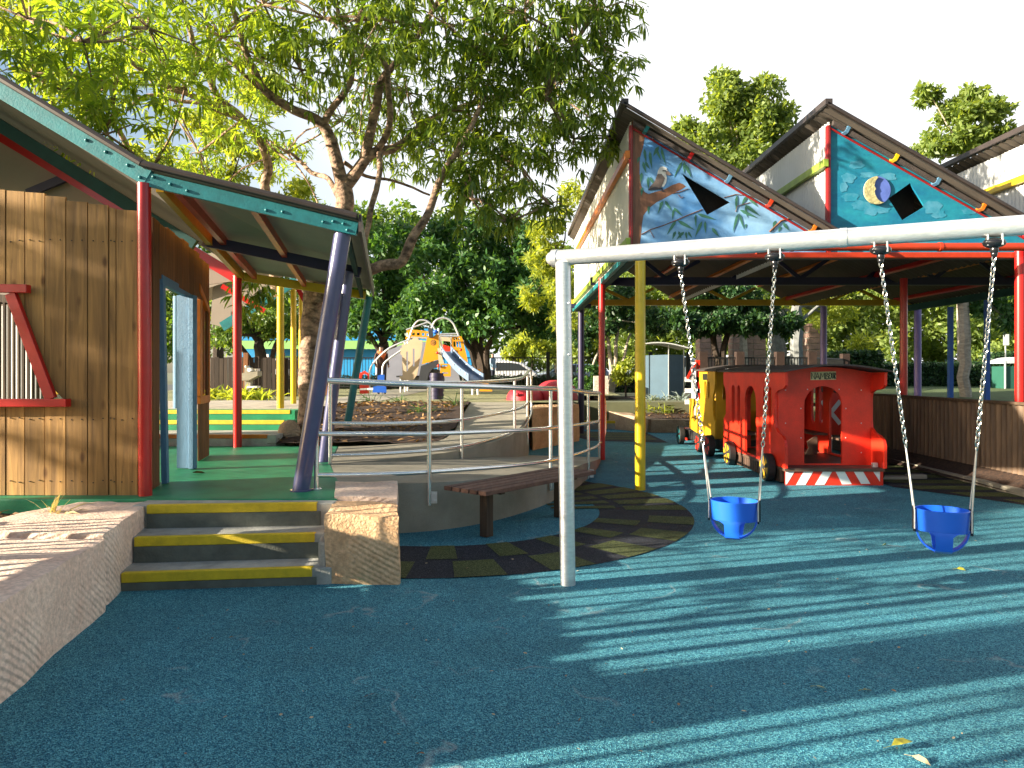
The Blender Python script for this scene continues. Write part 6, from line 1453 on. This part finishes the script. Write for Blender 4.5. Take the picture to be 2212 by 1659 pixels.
bt('multi stemmed tree with pale thin stems behind the red pole', (1322, 840), 24, [([(1318, 780, 24), (1308, 700, 24)], .09, .05), ([(1328, 780, 24), (1336, 700, 24)], .09, .05), ([(1345, 780, 24), (1362, 720, 24)], .06, .04), ([(1280, 790, 24), (1300, 740, 24), (1310, 700, 24)], .05, .03)],
   [vb(1300, 690, 24, 50, 35), vb(1370, 680, 24, 50, 30), vb(1260, 720, 24, 30, 35), vb(1430, 690, 23.5, 50, 28), vb(1330, 640, 24, 80, 30)], 7500, .2, .07, LM['shade'], M['barkpale'])
bt('dark leafy tree with two black trunks behind the train', (1552, 840), 23, [([(1548, 760, 23), (1536, 700, 23)], .12, .09), ([(1562, 760, 23), (1572, 700, 23)], .12, .09)],
   [vb(1530, 680, 23, 60, 40), vb(1610, 680, 23, 60, 38), vb(1460, 690, 22.5, 45, 30), vb(1680, 680, 23, 45, 35), vb(1570, 640, 23, 110, 30), vb(1650, 705, 22.5, 35, 22), vb(1500, 710, 22.5, 30, 20), vb(1560, 695, 22.3, 60, 18), vb(1625, 700, 22.3, 50, 22), vb(1700, 700, 22.6, 30, 25)], 15000, .2, .08, LM['shade'], M['barkdark'])
bt('tree with a stout mottled grey trunk behind the chain of the left swing', (1680, 840), 32, [([(1680, 760, 32), (1676, 690, 32)], .42, .3)], [vb(1670, 640, 32, 60, 30), vb(1720, 630, 32, 50, 25)], 1800, .25, .1, LM['mid'], M['barkgrey'])
bt('feathery yellow green tree with a grey trunk and forked limbs behind the lilac pole', (1722, 840), 28, [([(1722, 760, 28), (1722, 700, 28), (1722, 660, 28)], .27, .2), ([(1722, 700, 28), (1745, 680, 28), (1780, 650, 28)], .1, .05), ([(1722, 705, 28), (1690, 690, 28)], .09, .04)],
   [vb(1790, 680, 29, 50, 45), vb(1750, 640, 29, 60, 30), vb(1830, 650, 29.5, 40, 40), vb(1660, 650, 29.5, 40, 25)], 4200, .17, .06, LM['bright'], M['barkgrey'])
bt('cut tree with a smooth pale trunk and dark drooping leaves right of the blue post', (2087, 853), 18, [([(2085, 760, 18), (2080, 650, 18), (2078, 620, 18)], .135, .12), ([(2076, 660, 18), (2066, 640, 17.9)], .06, .04)],
   [vb(2130, 660, 18, 45, 35), vb(2180, 690, 18, 40, 30), vb(2020, 640, 18.3, 35, 18), vb(2190, 620, 18, 60, 50), vb(2090, 600, 18, 80, 35)], 3600, .2, .075, LM['dark'], M['barkpale'])
bt('yellow green tree far behind the left roof, left of the mottled trunk', (470, 840), 25, [([(470, 600, 25), (470, 450, 25)], .2, .12)],
   [vb(430, 260, 25, 70, 60), vb(520, 330, 25, 80, 60), vb(610, 420, 25, 60, 60), vb(420, 400, 25, 60, 60), vb(640, 500, 25, 50, 40), vb(560, 200, 26, 60, 50), vb(330, 330, 25, 50, 50)], 7500, .26, .09, LM['bright'], M['barkdark'], sub=8)
bt('pale green tree at the far left above the playhouse ridge', (120, 840), 22, [([(150, 600, 22), (170, 400, 22)], .2, .12)],
   [vb(60, 120, 22, 70, 50), vb(190, 200, 22, 70, 60), vb(40, 30, 22, 60, 40), vb(260, 330, 22, 50, 45)], 4500, .22, .08, LM['bright'], M['barkdark'], sub=8)
# distant woods (one mass)
def woods(name, label, boxes, n, L, W, lm):
    vs = []
    for (x, y, Y, rx, ry, w) in boxes:
        c, r = vb(x, y, Y, rx, ry, 2.5); m_ = int(n*w); sc = blob_pts(c, np.array(r)*.9, 16, .4); idx = rng.integers(0, 16, m_); d = rng.normal(size=(m_, 3)); d /= np.linalg.norm(d, axis=1)[:, None]
        vs.append(sc[idx]+d*(rng.uniform(.2, 1, m_)[:, None]**.6)*np.mean(r)*.35)
    p = np.concatenate(vs); p[:, 2] = np.maximum(p[:, 2], .75); o = quadmesh(name, diamond_leaves(p, L, W), 4, QF, lm); tag(o, label, 'woodland', kind='stuff'); return o
woods('woodland', 'sunlit yellow green shrubbery massed behind the hedges and the car park', [(x, y, 44+random.uniform(-3, 3), 70, 45, 1) for x in range(1180, 2420, 55) for y in (625, 690, 755)], 1300, .36, .17, LM['canopy'])
woods('woodland', 'shaded green woodland behind the pool fence and the blue building', [(x, y, 56+random.uniform(-4, 4), 80, 55, 1) for x in range(180, 1300, 75) for y in (490+(x > 1100)*100, 575, 650, 725)], 700, .55, .26, LM['mid'])
# under sunny low shrubs beyond the fence (right of slide)
for lab, x, y, r in (('round sunlit shrub behind the black fence, right of the forked trunk', 1150, 742, 36), ('sunlit shrub behind the black fence beside the swing post', 1200, 752, 30), ('pale sunlit shrub low behind the black fence', 1110, 760, 26)):
    ball_shrub(lab, x, y, 34, r, 1300, .22, .1, LM['bright'], grp='sunlit shrubs beyond the black fence')
ball_shrub('spiky palm like shrub behind the square clipped hedge', 1862, 745, 33, 24, 500, .5, .06, LM['bright'])

# ================================================================ OFF-FRAME, UNSEEN: batten screen read off the sun stripes, plus greenery added for shade
bs2 = empty('batten_fence', (-3.95, 2, 0), 'tall timber batten fence beyond the left edge of the picture', 'fence')
mb = MB(); rr = random.Random(11)
y = -3.2
while y < 4.75:
    w_ = rr.choice([.018, .024, .03, .035, .055]); top_ = 2.75+.1*math.sin(y*3)+rr.uniform(-.05, .05)
    if not (1.62 < y < 2.2): mb.box(-3.97, -3.945, y, y+w_, .9, top_)
    y += w_+rr.uniform(.10, .165)
    if 3.2 < y < 3.5 or -.2 < y < .1: y += .05
mb.build('battens', M['dkwood'], bs2)
mb = MB(); mb.box(-3.98, -3.92, 1.66, 2.24, .9, 3.0); mb.box(-3.93, -3.88, 3.66, 3.76, 0, 2.85); mb.box(-3.93, -3.88, 2.72, 2.80, 0, 2.85); mb.box(-3.93, -3.88, .6, .7, 0, 2.85); mb.build('posts', M['dkwood'], bs2)  # the widest panel is added unseen to cast the broad dark band
mb = MB(); y = -3.2
while y < 4.75:
    h_ = (1.0 if y < 1.7 else 1.22 if y < 3.95 else 1.10)+rr.uniform(-.07, .07)+(.05 if y > 3.4 else 0)-(.14 if 3.5 < y < 3.9 else 0); mb.box(-3.985, -3.98+.04, y, y+.118, .86 if y > 2.3 else 0, h_)
    if y > 2.3: mb.box(-3.985, -3.945, y, y+.118, 0, .60); mb.box(-3.975, -3.955, y, y+.035, .6, .86)
    y += .12
mb.build('base_shade_boards', M['plank'], bs2)  # unseen solid base and slot, shaped to place shade and sun patches
# leafy shrub added unseen behind that fence to break up the sun stripes
clump_tree('shrub', 'loose leafy shrub added unseen beyond the left edge to break up sun stripes', (-5.2, 2.6, 0), [([(-5.2, 2.6, 0), (-5.2, 2.7, 1.6)], .04, .02)], [((-5.2, 2.95, 2.15), (.5, .42, .32)), ((-5.3, 3.9, 2.55), (.5, .3, .25)), ((-5.2, 1.1, 2.6), (.5, .4, .3)), ((-5.0, 4.3, 1.9), (.3, .2, .3))], 330, .17, .06, LM['mid'], M['barkdark'], 'shrub')
clump_tree('tree', 'leafy tree added unseen beyond the left edge to shade the board wall', (-15, 2.4, .7), [([(-15, 2.4, .7), (-15, 2.5, 3.6)], .12, .08)], [((-15, 2.15, 4.4), (1, .5, .6)), ((-15, 2.35, 5.0), (1, .5, .55)), ((-15.3, 2.3, 5.9), (1, .5, .6)), ((-14.7, 1.8, 5.2), (.8, .5, .5))], 2600, .2, .08, LM['mid'], M['barkdark'], 'tree', None, 8)  # unseen crown added only to cast dappled shade on the front boards
bs3 = empty('batten_fence', (-7.6, 7, .48), 'tall timber batten fence hidden behind the playhouse on the far left', 'fence')
mb = MB(); y = 5.1
while y < 8.6:
    mb.box(-7.62, -7.59, y, y+.038, .3, 2.9); y += .12
mb.build('battens', M['dkwood'], bs3)

# ================================================================ FALLEN LEAVES
def fleaf(label, x, y, L, W, az, mt, group=None, lift=.012, el=.12):
    p = V(x, y, 1); Y = 1.5*F/(y-803); p = V(x, y, Y); 
    v = leaf_verts(np.array([[0, 0, lift]]), np.array([az]), np.array([el]), np.array([L]), np.array([W]), np.array([.35]))
    v = v[0]; mb = MB(); mb.add([tuple(q) for q in v], [list(f) for f in LEAF_F]); dd = Vector((math.cos(az), math.sin(az), 0))
    mb.tube([Vector((0, 0, lift)), Vector((0, 0, lift))-dd*L*.35+Vector((0, 0, -.004))], .0012, 4)
    o = mb.build('fallen_leaf', mt); o.location = (p.x, p.y, .002); tag(o, label, 'leaf', group); return o
fleaf('yellow green fallen leaf in the bottom right corner, the largest on the blue floor', 1925, 1622, .105, .048, .25, M['yleafm'], lift=.018, el=.35)
fleaf('curled brown leaf lying against the large yellow green leaf', 1968, 1640, .07, .022, -.75, M['paleleafm'])
fleaf('small yellow leaf in the dark shadow band, left one of the pair', 1760, 1486, .055, .02, -.3, M['yleafm'], lift=.008)
fleaf('small yellow leaf in the dark shadow band, right one of the pair', 1862, 1494, .05, .022, .1, M['yleafm'], lift=.008)
fleaf('reddish brown leaf alone on the shaded blue floor at bottom centre', 795, 1508, .05, .02, .5, M['bleafm'])
fleaf('small dark brown leaf near the bottom edge at centre left', 905, 1634, .025, .015, .1, M['bleafm'])
fleaf('yellow leaf below the right bucket swing', 2066, 1232, .07, .025, -.1, M['yleafm'])
fleaf('yellowish leaf left of the right bucket swing', 1908, 1180, .06, .03, .8, M['yleafm'])
fleaf('small leaf by the scuffed streak right of centre', 1392, 1455, .035, .02, 1.0, M['paleleafm'])
n_ = 190; yy = rng.uniform(0, 1, n_); ys = 1.5*F/(rng.uniform(930, 1650, n_)-803); xs_ = rng.uniform(-.55, .69, n_)*ys
ok = (ys < 13) & ~((xs_ < -.7) & (ys > 4.9)) & (xs_ > -2.1) & ~((xs_ < 1.6) & (ys > 6.4) & (xs_ > -1)) & ~((xs_ > 3.4) & (xs_ < 5.1) & (ys > 9.4))
xs_, ys = xs_[ok], ys[ok]; k = len(xs_)
v = leaf_verts(np.stack([xs_, ys, np.full(k, .008)], 1), rng.uniform(0, 6.28, k), rng.uniform(0, .2, k), rng.uniform(.008, .028, k), rng.uniform(.005, .012, k), rng.uniform(0, .3, k))
o = quadmesh('leaf_litter', v, 6, LEAF_F, leafmat('crumb leaf', (.22, .11, .05), (.62, .50, .32), .1, .8)); tag(o, 'tiny dry leaf crumbs scattered over the blue floor', 'leaf litter', kind='stuff')
n_ = 60; ys = rng.uniform(6, 15, n_); xs_ = rng.uniform(-2.3, 6, n_)
o = None
# leaves on the deck and the ramp
for lab, x, y, z in (('curled brown leaf on the green deck by the blue door post', 415, 1024, .48), ('small dry leaf on the upper ramp near the garden bed', 950, 912, .66)):
    Y = (1.5-z)*F/(y-803); p = V(x, y, Y); v = leaf_verts(np.array([[0, 0, .01]]), np.array([.3]), np.array([.1]), np.array([.12]), np.array([.04]), np.array([.2]))[0]
    mb = MB(); mb.add([tuple(q) for q in v], [list(f) for f in LEAF_F]); o = mb.build('fallen_leaf', M['bleafm']); o.location = (p.x, p.y, z+.005); tag(o, lab, 'leaf')

# ================================================================ LIGHT, SKY, CAMERA
AZ = R(16.5); EL = R(15.5)
tol = Vector((-math.cos(AZ)*math.cos(EL), -math.sin(AZ)*math.cos(EL), math.sin(EL)))
sun = bpy.data.lights.new('sun', 'SUN'); sun.energy = 5.0; sun.angle = R(.5); sun.color = (1.0, .88, .70)
so = bpy.data.objects.new('sun', sun); C.objects.link(so); so.rotation_euler = tol.to_track_quat('Z', 'Y').to_euler()
w = bpy.data.worlds.new('World'); bpy.context.scene.world = w; w.use_nodes = True; N = w.node_tree.nodes; L = w.node_tree.links
sky = N.new('ShaderNodeTexSky'); sky.sky_type = 'NISHITA'; sky.sun_disc = False; sky.sun_elevation = EL; sky.sun_rotation = math.atan2(tol.x, tol.y); sky.air_density = 1.0; sky.dust_density = 1.5; sky.ozone_density = 1.0
# white added to the sky colour for its blown-out side, away from the sun
tcw = N.new('ShaderNodeTexCoord'); dt = N.new('ShaderNodeVectorMath'); dt.operation = 'DOT_PRODUCT'; dt.inputs[1].default_value = Vector((.62, .74, .28)).normalized()
nm = N.new('ShaderNodeVectorMath'); nm.operation = 'NORMALIZE'; L.new(tcw.outputs['Generated'], nm.inputs[0]); L.new(nm.outputs[0], dt.inputs[0])
nz = N.new('ShaderNodeTexNoise'); nz.inputs['Scale'].default_value = 2.2; nz.inputs['Detail'].default_value = 6; L.new(nm.outputs[0], nz.inputs['Vector'])
ad = N.new('ShaderNodeMath'); ad.operation = 'MULTIPLY_ADD'; ad.inputs[1].default_value = .35; L.new(nz.outputs['Fac'], ad.inputs[0]); L.new(dt.outputs['Value'], ad.inputs[2])
mr = N.new('ShaderNodeMapRange'); mr.interpolation_type = 'SMOOTHSTEP'; mr.inputs['From Min'].default_value = .5; mr.inputs['From Max'].default_value = 1.05; mr.inputs['To Max'].default_value = .95; L.new(ad.outputs[0], mr.inputs['Value'])
mx = N.new('ShaderNodeMixRGB'); L.new(mr.outputs[0], mx.inputs[0]); L.new(sky.outputs[0], mx.inputs[1]); mx.inputs[2].default_value = (6.3, 6.4, 6.6, 1)
L.new(mx.outputs[0], N['Background'].inputs['Color']); N['Background'].inputs['Strength'].default_value = .062
cam = bpy.data.cameras.new('camera'); co = bpy.data.objects.new('camera', cam); C.objects.link(co); co.location = (0, 0, 1.5); co.rotation_euler = (R(90), 0, 0)
cam.sensor_width = 36; cam.lens = F/2212*36; cam.shift_y = -(829.5-803)/2212; cam.clip_end = 2000; cam.clip_start = .05
S = bpy.context.scene; S.camera = co
S.view_settings.view_transform = 'Standard'; S.view_settings.look = 'None'; S.view_settings.gamma = 1; S.view_settings.exposure = 1.9
for o in bpy.data.objects:
    if '_o' in o: del o['_o']
S.cycles.use_adaptive_sampling = True; S.cycles.max_bounces = 6; S.cycles.transparent_max_bounces = 4
